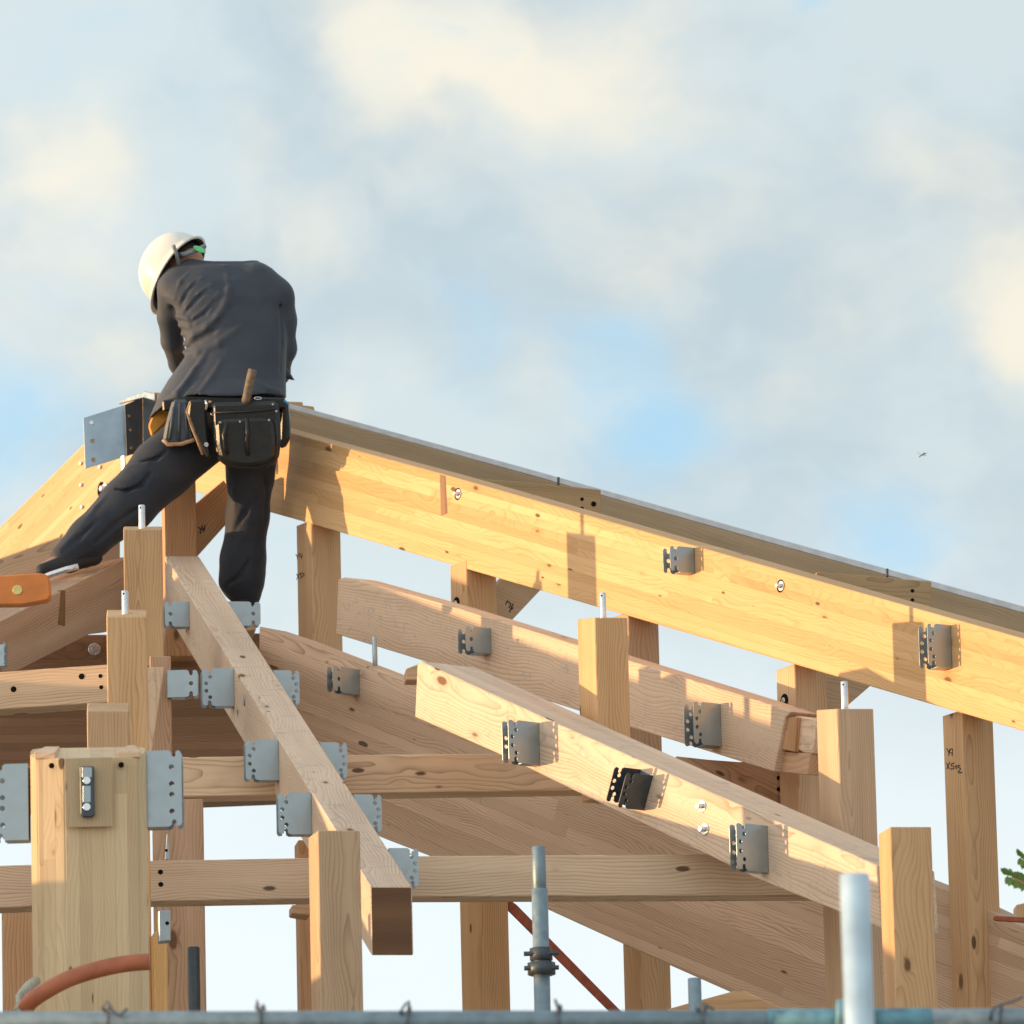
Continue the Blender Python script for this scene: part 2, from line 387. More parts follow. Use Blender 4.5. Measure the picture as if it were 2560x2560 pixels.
# --- M1: middle rafter
PM1 = Plane(860, 657, 57, 1500)
M1 = prism('roof_beam', [(845, 1449), (860, 1443), (880, 1446), (927, 1459), (1116, 1512), (1443, 1612), (1869, 1743), (1978, 1779), (1962, 1795), (1947, 1868), (1934, 1929), (1577, 1818), (1397, 1761), (1046, 1648), (840, 1585)], PM1, .12, M['sugip'], along=(3, 6))
T_('M1', M1, 'pale knotty rafter with a stepped tenon end, in the middle between two rows of posts', 'beam', G_R)
tn = prism('tenon', [(1982, 1787), (2043, 1800), (2030, 1884), (2008, 1882), (1974, 1862)], PM1, .075, M['sugip'], off=-.03, parent=M1, bev=.004)
tn2 = prism('tenon', [(1944, 1877), (2026, 1884), (2018, 1937), (1934, 1929)], PM1, .075, M['sugir'], off=-.03, parent=M1, bev=.003)
tag(tn2, 'darker lower tenon shoulder')
tn3 = prism('tenon', [(1962, 1790), (1993, 1793), (1985, 1880), (1947, 1872)], PM1, .1, M['sugir'], off=-.012, parent=M1, bev=.003)
# --- G: big laminated hip beam
PG = Plane(650, 672, 42, 1600)
G_ = prism('roof_beam', [(648, 1566), (720, 1590), (1050, 1716), (2337, 2214), (2560, 2317), (2800, 2415), (2800, 2900), (2560, 2800), (1900, 2520), (1830, 2482), (1672, 2412), (1372, 2275), (1075, 2140), (965, 2098), (800, 2030), (640, 1960)], PG, .15, M['glur'], along=(1, 3))
T_('G', G_, 'deep brown laminated hip beam with swirling grain, descending to the lower right corner', 'beam', G_R)
prism('purlin', [(1015, 1672), (1045, 1660), (1120, 1658), (1130, 1700), (1015, 1700)], Plane(1060, 690, -5, 1670), .1, M['sugi'])
tag(bpy.data.objects['purlin'], 'small dark shaped purlin end peeping over the deep hip beam', 'purlin')
# --- G2: dark laminated beam behind everything on the left
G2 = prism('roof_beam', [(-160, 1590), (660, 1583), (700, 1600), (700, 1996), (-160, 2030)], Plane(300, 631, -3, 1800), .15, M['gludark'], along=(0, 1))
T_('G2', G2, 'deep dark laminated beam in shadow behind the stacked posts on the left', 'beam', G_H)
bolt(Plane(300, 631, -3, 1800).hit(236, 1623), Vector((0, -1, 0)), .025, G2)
# --- N: brown level beam beneath F, K: left hip rafter
N_ = prism('roof_beam', [(-60, 1418), (213, 1320), (300, 1352), (300, 1420), (-60, 1560)], Plane(100, 638, -12, 1400), .12, M['sugi'], along=(0, 1))
T_('N', N_, 'shaded brown beam under the sunlit left rafter, behind the worker leg', 'beam', G_R)
PK = Plane(305, 640, -64, 1450)
K_ = prism('roof_beam', [(309, 1399), (330, 1390), (330, 1560), (261, 1581), (225, 1585), (18, 1690), (2, 1680), (0, 1640), (-8, 1556), (0, 1553)], PK, .26, M['sugir'], along=(9, 0))
T_('K', K_, 'reddish shadowed rafter with a dark notch that the worker front foot rests on', 'beam', G_R)
prism('notch', [(153, 1475), (164, 1476), (163, 1565), (146, 1561)], PK, .02, M['gludark'], off=.002, parent=K_, bev=.001)
# --- H: rafter running towards the camera
def beam3d(nm, p0, p1, w, h, mat, side=Vector((1, 0, 0)), drop=0.0, bev=.004, cuts=0, wob=0.0):
    """p0/p1: left top edge at far and near end; w to the right, h downward (plumb ends)"""
    d = p1-p0
    r = Vector((-d.y, d.x, 0)).normalized()
    if r.x < 0: r = -r
    dn = Vector((0, 0, -1))
    mw = frame(p0, d, r); inv = mw.inverted()
    bm = bmesh.new(); rings = []
    n = max(1, cuts)
    for k in range(n+1):
        c = p0+d*(k/n)
        rings.append([bm.verts.new(inv @ q) for q in (c, c+r*w, c+r*w+dn*h, c+dn*h)])
    for a, b in zip(rings, rings[1:]):
        for i in range(4): bm.faces.new((a[i], a[(i+1) % 4], b[(i+1) % 4], b[i]))
    bm.faces.new(rings[0]); bm.faces.new(rings[-1])
    bmesh.ops.recalc_face_normals(bm, faces=bm.faces)
    es = [e for e in bm.edges if not (len(e.link_faces) == 2 and e.calc_face_angle(0) < .1)]
    bmesh.ops.bevel(bm, geom=es, offset=bev, segments=1, affect='EDGES')
    me = bpy.data.meshes.new(nm); bm.to_mesh(me); bm.free()
    return link(nm, me, mat, None, mw), r, d
Hf = at(412, 1390, 30.8); Hn = at(925, 2216, 25.3)
H_, Hr, Hd = beam3d('roof_beam', Hf, Hn, .138, .227, M['sugip'])
_e0 = Hn+Vector((0, -.0006, 0)); _eb = Vector((0, 0, -1))
eg = solid('end_grain', [_e0+Hr*.004+_eb*.004, _e0+Hr*.134+_eb*.004, _e0+Hr*.134+_eb*.223, _e0+Hr*.004+_eb*.223], [_e0+Hr*.004+_eb*.004+Vector((0,-.0025,0)), _e0+Hr*.134+_eb*.004+Vector((0,-.0025,0)), _e0+Hr*.134+_eb*.223+Vector((0,-.0025,0)), _e0+Hr*.004+_eb*.223+Vector((0,-.0025,0))], wood('end_grain', (.22, .11, .055), (.12, .055, .03), ring=.006, ringamt=.6, knots=.9), Hr, Vector((0, 1, 0)), .0008, H_)
tag(eg, 'dark sawn end')
T_('H', H_, 'pale timber rafter coming straight at the viewer with metal hangers on both sides', 'beam', G_R)
# --- H2
PH2 = Plane(1045, 719, 52, 1655)
H2 = prism('roof_beam', [(1043, 1660), (1049, 1652), (1400, 1812), (1800, 1990), (2192, 2163), (2203, 2322), (1900, 2200), (1480, 1998), (1260, 1890), (1037, 1792)], PH2, .25, M['sugip'], along=(2, 4))
T_('H2', H2, 'pale grainy rafter with a wide grey top face, carrying three hangers and two bolts', 'beam', G_R)
for (x, y) in ((1755, 2016), (1762, 2073)): bolt(PH2.hit(x, y), PH2.n, .021, H2)
# --- level beams
PB2 = Plane(960, 713, -5.5, 1930)
B2 = prism('cross_beam', [(430, 1893), (900, 1887), (1480, 1882), (1560, 1881), (1560, 1974), (959, 1983), (430, 1992)], PB2, .12, M['sugil'], along=(0, 3))
T_('B2', B2, 'upper level cross beam passing behind the near rafter, its end under the pale one', 'beam', G_H)
PB3 = Plane(1041, 749, -4.5, 2190)
B3 = prism('cross_beam', [(-120, 2168), (367, 2152), (1041, 2140), (1794, 2136), (2080, 2136), (2080, 2238), (1041, 2242), (367, 2254), (-120, 2275)], PB3, .12, M['sugil'], along=(0, 4))
T_('B3', B3, 'lower level cross beam with two drilled holes, spanning most of the frame', 'beam', G_H)
for (x, y) in ((401, 2180), (402, 2211)): hole(PB3.hit(x, y), PB3.n, .0085, B3)
PB1 = Plane(135, 702, 12, 1720)
B1 = prism('cross_beam', [(-120, 1688), (34, 1678), (110, 1672), (330, 1657), (330, 1750), (264, 1756), (0, 1774), (-120, 1782)], PB1, .12, M['sugil'], along=(0, 3))
T_('B1', B1, 'short level beam left of the stacked posts with two small holes at its end', 'beam', G_H)
for (x, y, r) in ((251, 1690, .0075), (253, 1718, .0075), (204, 1691, .011), (34, 1723, .011)): hole(PB1.hit(x, y), PB1.n, r, B1)
# ------------------------------------------------------------------ posts
pA, qA = post('A', 308, 404.5, 1324, -2, 680, 'tall post with a steel pin, highest of the stacked posts below the worker', ybot=1667, top_raise=.050, depth=.18, mat='sugi')
pin(pA, 355, 1263, 1322, F/680+.08, .0125)
pB, qB = post('B', 266, 366, 1542, -2, 762, 'middle post with a steel pin, just below and left of the tallest stacked one', top_raise=.05, depth=.13)
pin(pB, 313, 1477, 1540, F/762+.06, .0115)
pC, qC = post('C', 217, 322, 1778, -2, 800, 'short pale stub post just above the thick octagonal post', top_raise=.05, depth=.12)
# octagonal laminated post D
def octopost():
    PLd = Plane(218, 850, -3, 1890)
    z0 = PLd.hit(218, 1893).z
    xl = PLd.hit(75, 1893); xr = PLd.hit(365, 1880)
    h = PLd.h; bk = -PLd.n
    W = (xr-xl).length
    c = Vector((xl.x, xl.y, 0))
    plan = [(0, .058), (.020, .030), (.102, .0), (.252, .0), (W-.024, .022), (W, .05), (W, .2), (W-.03, .24), (.03, .24), (0, .2)]
    def slope(v): return .27*max(0, v)
    tops = []
    for (u, v) in plan: tops.append((c+h*u+bk*(v+.02), z0 + slope(v) + (.012 if v > .03 else 0)))
    mw = frame(Vector((xl.x, xl.y, z0)), Vector((0, 0, -1)), bk); inv = mw.inverted()
    bm = bmesh.new()
    A = [bm.verts.new(inv @ Vector((p.x, p.y, z))) for p, z in tops]
    B = [bm.verts.new(inv @ Vector((p.x, p.y, 0))) for p, z in tops]
    bm.faces.new(A); bm.faces.new(list(reversed(B)))
    n = len(A)
    for i in range(n):
        j = (i+1) % n; bm.faces.new((A[j], A[i], B[i], B[j]))
    bmesh.ops.recalc_face_normals(bm, faces=bm.faces)
    bmesh.ops.bevel(bm, geom=[e for e in bm.edges if e.calc_face_angle(0) > .2], offset=.004, segments=2, affect='EDGES')
    me = bpy.data.meshes.new('octagonal_post'); bm.to_mesh(me); bm.free()
    o = link('octagonal_post', me, M['post'], None, mw)
    # two seat cuts on the sloping top: raised lands left after sawing
    for k, (u0, u1) in enumerate(((.012, .075), (W-.085, W-.018))):
        pts = [c+h*u0+bk*.045, c+h*u1+bk*.035, c+h*(u1+.012*(1 if k == 0 else -1))+bk*.23, c+h*(u0+.03)+bk*.235]
        fr = [Vector((p.x, p.y, z0+.27*(p-c).dot(bk)-.006)) for p in pts]
        bk2 = [p+Vector((0, 0, .02)) for p in fr]
        solid('seat_cut', fr, bk2, M['sugip'], h, bk, .002, o)
    return o, PLd
pD, qD = octopost()
T_('D', pD, 'thick octagonal laminated post in front at lower left with steel slot plate', 'post', 'upright timber posts of the roof frame')
for (x, y) in ((129, 1914), (303, 1912)): hole(qD.hit(x, y, -.016), qD.n, .0085, pD)
rg = prism('mortise_plate', [(162, 1896), (282, 1893), (282, 2066), (164, 2068)], qD, .0018, wood('wood_recess', (.55, .41, .26), (.45, .32, .20), ringamt=.3), off=.0015, bev=.0005, parent=pD)
tag(rg, 'darker planed patch behind the steel plate')
sl = prism('slot_plate', [(199, 1916), (235, 1915), (237, 2036), (230, 2042), (207, 2042), (201, 2036)], qD, .02, M['galvd'], off=.024, bev=.003, parent=pD)
for y in (1952, 2018): disc('rivet', qD.hit(217, y, .024), qD.n, .0115, .006, M['bolt'], sl)
prism('slot_bar', [(207, 1964), (227, 1964), (227, 2006), (207, 2006)], qD, .004, M['galv'], off=.028, bev=.001, parent=sl)
prism('slot_bar', [(205, 1918), (230, 1918), (230, 1944), (205, 1944)], qD, .004, M['galv'], off=.028, bev=.001, parent=sl)
# row 1, carrying L1 : yaw 30
def row1(key, xl, xr, ytop, s, ybot, label, **k):
    return post(key, xl, xr, ytop, -30.5, s, label, ybot=ybot, depth=.125, **k)
o, q = row1('P1', 778, 851, 1300, 637, 1640, 'post with handwriting carrying the high end of the sunlit rafter, right of the worker'); P1q = q
row1('P2', 1165, 1240, 1400, 660, 1680, 'post with a dark bolt recess and diagonal brace, second from the worker', mat='sugi')
row1('P3b', 1570, 1646, 1530, 683, 1960, 'dark post half hidden behind the pinned one in the middle', mat='sugir')
row1('P4', 1986, 2066, 1660, 706, None, 'shaded post with bolt recess meeting the stepped tenon end', mat='sugi')
o, q = row1('P6', 2405, 2482, 1775, 730, None, 'tall post with handwriting at the far right, standing against the sky'); P6q = q
# row 2, pins
o, q = post('P3', 1487, 1569, 1544, -27, 727, 'pinned post with sunlit left side in the middle of the picture', ybot=1990, depth=.135, top_raise=.02, mat='sugi'); P3q = q
pin(o, 1508, 1482, 1536, F/727+.04, .0115)
o, q = post('P5', 2094, 2184, 1772, -29, 750, 'pinned post with sunlit left side right of the stepped tenon end', depth=.14, top_raise=.02, mat='sugi'); P5q = q
pin(o, 2112, 1704, 1760, F/750+.04, .0125)
# row 3, near
o, q = post('P7', 2225, 2328, 2067, -14, 782, 'plain square-topped post at the end of the pale grainy rafter, lower right', depth=.135, mat='sugi'); P7q = q
o, q = post('P8', 794, 900, 2076, -15, 822, 'near post with a long dark knot in front of the hanging rafter end', depth=.125, mat='sugi'); P8q = q
# background posts
post('R2', 380, 508, 1998, -3, 722, 'broad reddish post left of the open sky windows', depth=.12, mat='sugir')
post('R1', 374, 427, 1640, -3, 700, 'narrow reddish post between the stacked posts and the dark laminated beam', ybot=1905, depth=.12, mat='sugir')
b4 = prism('cross_beam', [(1690, 1890), (1770, 1899), (1850, 1905), (1880, 1899), (2004, 1930), (2004, 2045), (1690, 2040)], Plane(1850, 704, -6, 1950), .12, M['sugir'], along=(0, 5))
T_('B4', b4, 'brown beam end with two small holes below the stepped tenon end', 'beam', G_H)
for yy in (1945, 1973): hole(Plane(1850, 704, -6, 1950).hit(1947, yy), Plane(1850, 704, -6, 1950).n, .008, b4)
tb_ = prism('top_strip', [(700, 1003), (728, 1010), (1300, 1166), (1960, 1351), (2560, 1516), (2800, 1583), (2800, 1599), (2560, 1532), (1960, 1366), (1300, 1180), (728, 1023), (700, 1016)], PL2, .10, plain('skylit_strip', (.62, .63, .68), .6, .0, .12, 20), along=(1, 4), off=-.02, parent=L2, bev=.0015)  # rafter top coloured pale grey for the sky light on it
w_ = prism('wedge_board', [(364, 1668), (410, 1668), (379, 1885), (366, 1885)], Plane(385, 712, -3, 1700), .03, M['sugip'], along=(0, 3))
tag(w_, 'pale tapering wedge board right under the tallest stacked post', 'board')
post('A2', 409, 489, 1190, -8, 634, 'reddish post under the ridge between the worker legs', ybot=1640, depth=.12, mat='sugir')
post('Q', 745, 800, 2100, -8, 715, 'dark post mostly hidden behind the near one with the long knot', depth=.12, mat='sugir')
o_ = prism('corbel', [(730, 2262), (775, 2262), (775, 2290), (750, 2287), (730, 2283)], Plane(750, 720, -8, 2270), .1, M['sugir'], off=.03); tag(o_, 'small corbel block under the lower cross beam behind the near post', 'block')
post('T', 1190, 1270, 2230, -32, 702, 'background post under the lower cross beam, left of the red brace', depth=.115, mat='sugi')
post('Ub', 1598, 1674, 2330, -32, 680, 'background post under the deep hip beam, right of the red brace', depth=.115, mat='sugi')
post('V', 4, 92, 2270, -3, 722, 'reddish post at the lower left corner with a knot', depth=.12, mat='sugir')
post('S', 384, 418, 2330, -8, 765, 'slim sunlit post with a steel box clamp beside the octagonal post', depth=.1, mat='glu')
post('W', 2540, 2640, 2262, -3, 640, 'dark timber end at the right edge below the leaves', depth=.1, mat='sugi', ytop_r=2240)
# braces
def brace(pts, pl, label, mat='sugi', th=.04):
    o = prism('diagonal_brace', pts, pl, th, M[mat], along=(0, 1)); tag(o, label, 'brace', 'diagonal timber braces'); return o
brc1 = brace([(430, 1462), (602, 1270), (560, 1200), (470, 1275), (430, 1310)], Plane(530, 631, -20, 1300), 'diagonal brace with handwriting seen between the worker legs', 'sugi', .05)
brc2 = brace([(1238, 1560), (1262, 1570), (1362, 1464), (1285, 1420), (1238, 1465)], Plane(1290, 655, -30, 1500), 'diagonal brace with handwriting under the sunlit rafter', 'sugi', .05)
brc3 = brace([(2060, 1775), (2095, 1785), (2205, 1690), (2120, 1640), (2060, 1690)], Plane(2100, 700, -30, 1700), 'diagonal brace behind the pinned post under the sunlit rafter, toward the right', 'sugi', .05)
ft = prism('cross_beam', [(480, 1528), (640, 1526), (640, 1575), (480, 1590)], Plane(560, 642, -6, 1550), .16, M['sugi'])
T_('FT', ft, 'short beam hidden behind the near rafter that carries the worker back foot', 'beam', G_H)
ob = prism('roof_beam', [(1670, 2522), (1850, 2473), (2000, 2540), (2000, 2600), (1640, 2600)], Plane(1800, 725, 20, 2500), .1, M['glu'])
T_('OB', ob, 'orange lit timber end just above the scaffold rail, right of centre', 'beam', G_R)
# bolt heads and slot in L1
prism('slot', [(1099, 1186), (1113, 1190), (1118, 1283), (1102, 1289)], PL1, .012, M['gludark'], off=.0015, parent=L1, bev=.0008)
for (x, y) in ((1144, 1235), (1951, 1465)):
    hole(PL1.hit(x, y, .001), PL1.n, .024, L1); bolt(PL1.hit(x+2, y, .002), PL1.n, .019, L1)
pP4l = Plane(1960, 706, 59.5, 1700)
for (key, x, y, s) in (('P2', 1141, 1509, 660), ('P4', 1961, 1752, 706)):
    pl = Plane(x, s, 59.5, y); P = beams[key]
    # left face plane of the post
    c = pl.hit(x, y)
    # push onto the actual left face
    mw = P.matrix_world; bb = P.bound_box
    fl = mw @ Vector(bb[0]); 
    n = pl.n
    dmax = max((mw @ Vector(v.co)).dot(n) for v in P.data.vertices)
    r = ray(x, y); t = (dmax-CAMP.dot(n))/r.dot(n); c = CAMP+r*t
    disc('bolt_recess', c-n*.004, n, .026, .005, M['hole'], P); disc('bolt', c, n, .011, .008, M['bolt'], P)
# knots of handwriting: short ink strokes drawn on the timber
def ink(strokes, pl, parent, wpx=1.6):
    bm = bmesh.new(); o0 = pl.hit(*strokes[0][0])
    for st in strokes:
        pts = [pl.hit(x, y, .0012)-o0 for x, y in st]
        for a, b in zip(pts, pts[1:]):
            d = (b-a); L = d.length
            if L < 1e-5: continue
            d.normalize(); s_ = d.cross(pl.n).normalized()*.0011*wpx; a2 = a-d*.0008; b2 = b+d*.0008
            top = [bm.verts.new(v) for v in (a2-s_, b2-s_, b2+s_, a2+s_)]
            low = [bm.verts.new(v-pl.n*.001) for v in (a2-s_, b2-s_, b2+s_, a2+s_)]
            bm.faces.new(top); bm.faces.new(list(reversed(low)))
            for i in range(4): bm.faces.new((top[(i+1) % 4], top[i], low[i], low[(i+1) % 4]))
    bmesh.ops.recalc_face_normals(bm, faces=bm.faces)
    me = bpy.data.meshes.new('handwriting'); bm.to_mesh(me); bm.free()
    return link('handwriting', me, M['ink'], parent, Matrix.Translation(o0))
def left_plane(P, phi=59.5):
    a = math.radians(phi); n = Vector((-math.sin(a), -math.cos(a), 0))
    dmax = max((P.matrix_world @ v.co).dot(n) for v in P.data.vertices)
    pl = Plane(1000, 700, phi); pl.p = n*dmax; return pl
# "Y4 / X5n5" on the far right post (left face)
pl6 = left_plane(beams['P6'])
ink([[(2366, 1871), (2371, 1879), (2372, 1889)], [(2379, 1871), (2371, 1880)], [(2374, 1872), (2373, 1882), (2381, 1882)], [(2381, 1872), (2380, 1889)]], pl6, beams['P6'])
ink([[(2366, 1908), (2373, 1922)], [(2374, 1905), (2367, 1922)], [(2385, 1908), (2378, 1909), (2377, 1914), (2384, 1915), (2383, 1922), (2376, 1922)],
     [(2387, 1922), (2388, 1915), (2392, 1914), (2392, 1923)], [(2400, 1913), (2395, 1914), (2395, 1918), (2401, 1921), (2397, 1929), (2394, 1929)], [(2397, 1932), (2405, 1931)]], pl6, beams['P6'])
pl1 = left_plane(beams['P1'])
ink([[(739, 1386), (743, 1391), (743, 1398)], [(748, 1383), (743, 1391)], [(751, 1384), (749, 1392), (756, 1390)], [(755, 1383), (753, 1398)]], pl1, beams['P1'])
ink([[(741, 1435), (747, 1447)], [(748, 1433), (741, 1449)], [(756, 1432), (751, 1434), (751, 1439), (755, 1441), (751, 1446)], [(757, 1442), (757, 1435), (760, 1433), (760, 1441)]], pl1, beams['P1'])
plb = Plane(530, 631, -20, 1300)
ink([[(496, 1318), (503, 1323), (501, 1334)], [(506, 1315), (506, 1324), (513, 1321)], [(513, 1313), (509, 1330)]], plb, brc1, 2.2)
plb2 = Plane(1290, 655, -30, 1500)
ink([[(1264, 1511), (1269, 1502), (1277, 1509), (1273, 1519)], [(1279, 1516), (1277, 1524), (1284, 1519)], [(1283, 1509), (1274, 1530)]], plb2, brc2, 2.2)
# drift pins and bolt on F
for (x, y) in ((205, 1159), (253, 1168), (206, 1213), (208, 1268)):
    disc('drift_pin', PL1.hit(x, y, 0), PL1.n, .0085, .012, M['bolt'], Fb, 12)
hole(PL1.hit(253, 1224, .001), PL1.n, .034, Fb); bolt(PL1.hit(262, 1222, .004), PL1.n, .026, Fb)
# ------------------------------------------------------------------ ridge bracket
RB = bpy.data.objects.new('ridge_bracket', None); COL.objects.link(RB); RB.location = at(315, 1140, F/632)
bpy.context.view_layer.update()
tag(RB, 'grey folded steel ridge bracket at the top of the left rafter beside the worker', 'bracket')
plr = Plane(260, 633, -8, 1090)
prism('side_plate', [(208, 1045), (312, 1012), (317, 1140), (213, 1172)], plr, .004, M['steel'], bev=.0008, parent=RB, along=(0, 1))
prism('side_plate', [(312.5, 1012), (357, 993), (358, 1128), (317.5, 1140)], Plane(335, 633, -38, 1090), .004, M['steeld'], bev=.0008, parent=RB, off=.004)
prism('side_plate', [(357, 993), (392, 1003), (392, 1135), (358, 1128)], Plane(370, 633, 4, 1090), .004, M['steeld'], bev=.0008, parent=RB, off=.006)
prism('top_flange', [(295, 1002), (296, 1010), (358, 994), (386, 1001), (386, 984), (360, 978)], Plane(340, 633, 62, 1000), .012, M['galv'], bev=.002, parent=RB, off=.02)
o_ = prism('stiffener', [(300, 1140), (310, 1138), (312, 1176), (303, 1182)], Plane(306, 633, 40, 1150), .01, M['bolt'], bev=.002, parent=RB, off=.01)
for (x, y) in ((229, 1057), (231, 1102), (233, 1149)): disc('screw', plr.hit(x, y, .0), plr.n, .0085, .003, M['tan'] if y > 1060 else M['bolt'], RB, 12)
for (x, y) in ((322, 1040), (325, 1075), (327, 1120)): disc('screw', Plane(335, 633, -38, 1090).hit(x, y, .006), Vector((.5, -.86, 0)), .006, .003, M['tan'], RB, 10)
# ================================================================== JOIST HANGERS
def ear_mesh(L, h, holes, notch=True):
    cu = bpy.data.curves.new('ear', 'CURVE'); cu.dimensions = '2D'; cu.fill_mode = 'BOTH'; cu.extrude = .0013
    def poly(pts):
        sp = cu.splines.new('POLY'); sp.points.add(len(pts)-1); sp.use_cyclic_u = True
        for p, (x, y) in zip(sp.points, pts): p.co = (x, y, 0, 1)
    H = h/2; c = min(.014, L*.14); nx = L*.78; nw = .0068
    def arc(cx, cy, r, a0, a1, n=5): return [(cx+r*math.cos(math.radians(a0+(a1-a0)*i/n)), cy+r*math.sin(math.radians(a0+(a1-a0)*i/n))) for i in range(n+1)]
    out = [(0, -H)]
    if notch:
        out += [(nx-nw*2.2, -H), (nx-nw, -H+.006)] + arc(nx, -H+.014, nw, 180, 0, 5) + [(nx+nw*.9, -H+.004)]
    out += arc(L-c, -H+c, c, -70, 0) + arc(L-c, H-c, c, 0, 70)
    if notch:
        out += [(nx+nw*.9, H-.004)] + arc(nx, H-.014, nw, 0, -180, 5) + [(nx-nw, H-.006), (nx-nw*2.2, H)]
    out += [(0, H)]
    poly(out)
    for (x, y, r) in holes: poly(arc(x, y, r, 0, 330, 11))
    ob = bpy.data.objects.new('tmp', cu); COL.objects.link(ob)
    dg = bpy.context.evaluated_depsgraph_get(); dg.update()
    me = bpy.data.meshes.new_from_object(ob.evaluated_get(dg))
    COL.objects.unlink(ob); bpy.data.objects.remove(ob)
    me.materials.clear()
    return me
_ears = {}
def ear(kind, L, h):
    k = (kind, round(L, 3), round(h, 3))
    if k not in _ears:
        if kind == 'five':
            ho = [(L*.76, h*.27, .0075), (L*.88, h*.10, .0075), (L*.88, -h*.10, .0075), (L*.76, -h*.27, .0075)]
        elif kind == 'one': ho = [(L*.78, 0, .008)]
        else: ho = [(L*.72, h*.28, .008), (L*.72, h*.06, .008), (L*.72, -h*.08, .008), (L*.72, -h*.30, .008)]
        me = ear_mesh(L, h, ho); me.materials.append(M['galv']); _ears[k] = me
    return _ears[k]
def hanger(c, n, kind, L, h, label, sep=.045, roll=0.0, curl=0.0, group='steel joist hangers on the rafters', side=None, mat=None):
    """c: root centre on the beam face, n: direction in which the ears stick out"""
    n = n.normalized(); z = Vector((0, 0, 1))
    s = n.cross(z).normalized()
    root = bpy.data.objects.new('joist_hanger', None); COL.objects.link(root)
    z2 = s.cross(n).normalized()
    if z2.z < 0: z2 = -z2; s = -s
    R0 = Matrix(((n.x, z2.x, s.x, c.x), (n.y, z2.y, s.y, c.y), (n.z, z2.z, s.z, c.z), (0, 0, 0, 1)))
    if R0.to_3x3().determinant() < 0:
        s = -s; R0 = Matrix(((n.x, z2.x, s.x, c.x), (n.y, z2.y, s.y, c.y), (n.z, z2.z, s.z, c.z), (0, 0, 0, 1)))
    if roll: R0 = R0 @ Matrix.Rotation(roll, 4, 'X')
    root.matrix_world = R0
    me = ear(kind, L, h)
    if mat: me = me.copy(); me.materials.clear(); me.materials.append(mat)
    for k in (-1, 1):
        e = bpy.data.objects.new('side_plate', me); COL.objects.link(e); e.parent = root
        e.matrix_local = Matrix.Translation((.001, 0, k*sep/2)) @ Matrix.Rotation(curl*k, 4, 'Y')
    bm = bmesh.new(); bmesh.ops.create_cube(bm, size=1)
    bmesh.ops.scale(bm, vec=(.003, h*.98, sep+.0026), verts=bm.verts)
    bmesh.ops.bevel(bm, geom=list(bm.edges), offset=.0008, segments=1, affect='EDGES')
    pm = bpy.data.meshes.new('back_plate'); bm.to_mesh(pm); bm.free(); pm.materials.append(M['galv'])
    bp = bpy.data.objects.new('back_plate', pm); COL.objects.link(bp); bp.parent = root; bp.matrix_local = Matrix.Translation((.0018, 0, 0))
    # small lip at the foot of the plates
    bm = bmesh.new(); bmesh.ops.create_cube(bm, size=1)
    bmesh.ops.scale(bm, vec=(L*.55, .003, sep*.9), verts=bm.verts); pm = bpy.data.meshes.new('seat_lip'); bm.to_mesh(pm); bm.free(); pm.materials.append(M['galv'])
    lp = bpy.data.objects.new('seat_lip', pm); COL.objects.link(lp); lp.parent = root; lp.matrix_local = Matrix.Translation((L*.3, -h*.49, 0))
    tag(root, label, 'bracket', group)
    return root
def on(pl, x, y, off=0): return pl.hit(x, y, off)
hanger(on(PL1, 1728, 1404), PL1.n, 'one', .105, .095, 'small one-hole hanger high on the sunlit rafter, casting a shadow', sep=.05)
hanger(on(PL1, 2368, 1620), PL1.n, 'five', .098, .152, 'tall multi-hole hanger on the sunlit rafter close to the right edge', sep=.055)
hanger(on(PM1, 1218, 1606), PM1.n, 'one', .112, .098, 'small one-hole hanger on the pale knotty middle rafter', sep=.055)
hanger(on(PM1, 1791, 1816), PM1.n, 'five', .118, .155, 'multi-hole hanger on the middle rafter near its stepped tenon end', sep=.06)
hanger(on(PG, 892, 1708), PG.n, 'one', .145, .098, 'small one-hole hanger on the high part of the deep hip beam', sep=.03)
hanger(on(PH2, 1341, 1862), PH2.n, 'five', .135, .15, 'multi-hole hanger on the upper end of the rafter with the grey top face', sep=.035)
hanger(on(PH2, 1607, 1975), PH2.n, 'five', .115, .125, 'dark hanger twisted askew, middle one on the rafter with the grey top face', sep=.07, roll=math.radians(-26), mat=M['galvd'])
hanger(on(PH2, 1912, 2125), PH2.n, 'five', .135, .158, 'multi-hole hanger below the two bolts on the rafter with the grey top face', sep=.035)
# on H: parameter t along the rafter for a given image y
def onH(py, side, dz=0.0):
    best = None
    for i in range(401):
        t = i/400
        top = Hf+Hd*t + (Hr*.138 if side > 0 else Vector((0, 0, 0)))
        c = top + Vector((0, 0, -dz))
        v = c-CAMP; yy = 1280 - F*v.dot(UP)/v.dot(FW)
        if best is None or abs(yy-py) < best[0]: best = (abs(yy-py), c)
    return best[1]
hl = [(1538, 'one', .095, .10, 'highest hanger on the left of the near rafter, beside the tallest stacked post'),
      (1722, 'five', .118, .142, 'second hanger down on the left of the near rafter, next to a smaller one'),
      (1904, 'five', .118, .145, 'third hanger down on the left of the near rafter, before the upper cross beam'),
      (2037, 'five', .115, .145, 'fourth hanger down on the left of the near rafter with bright holes against the sky'),
      (2174, 'five', .115, .145, 'lowest hanger on the left, peeping out behind the near knotty post')]
for (y, k, L, h, lab) in hl: hanger(onH(y, -1, .085), -Hr, k, L, h, lab, sep=.05)
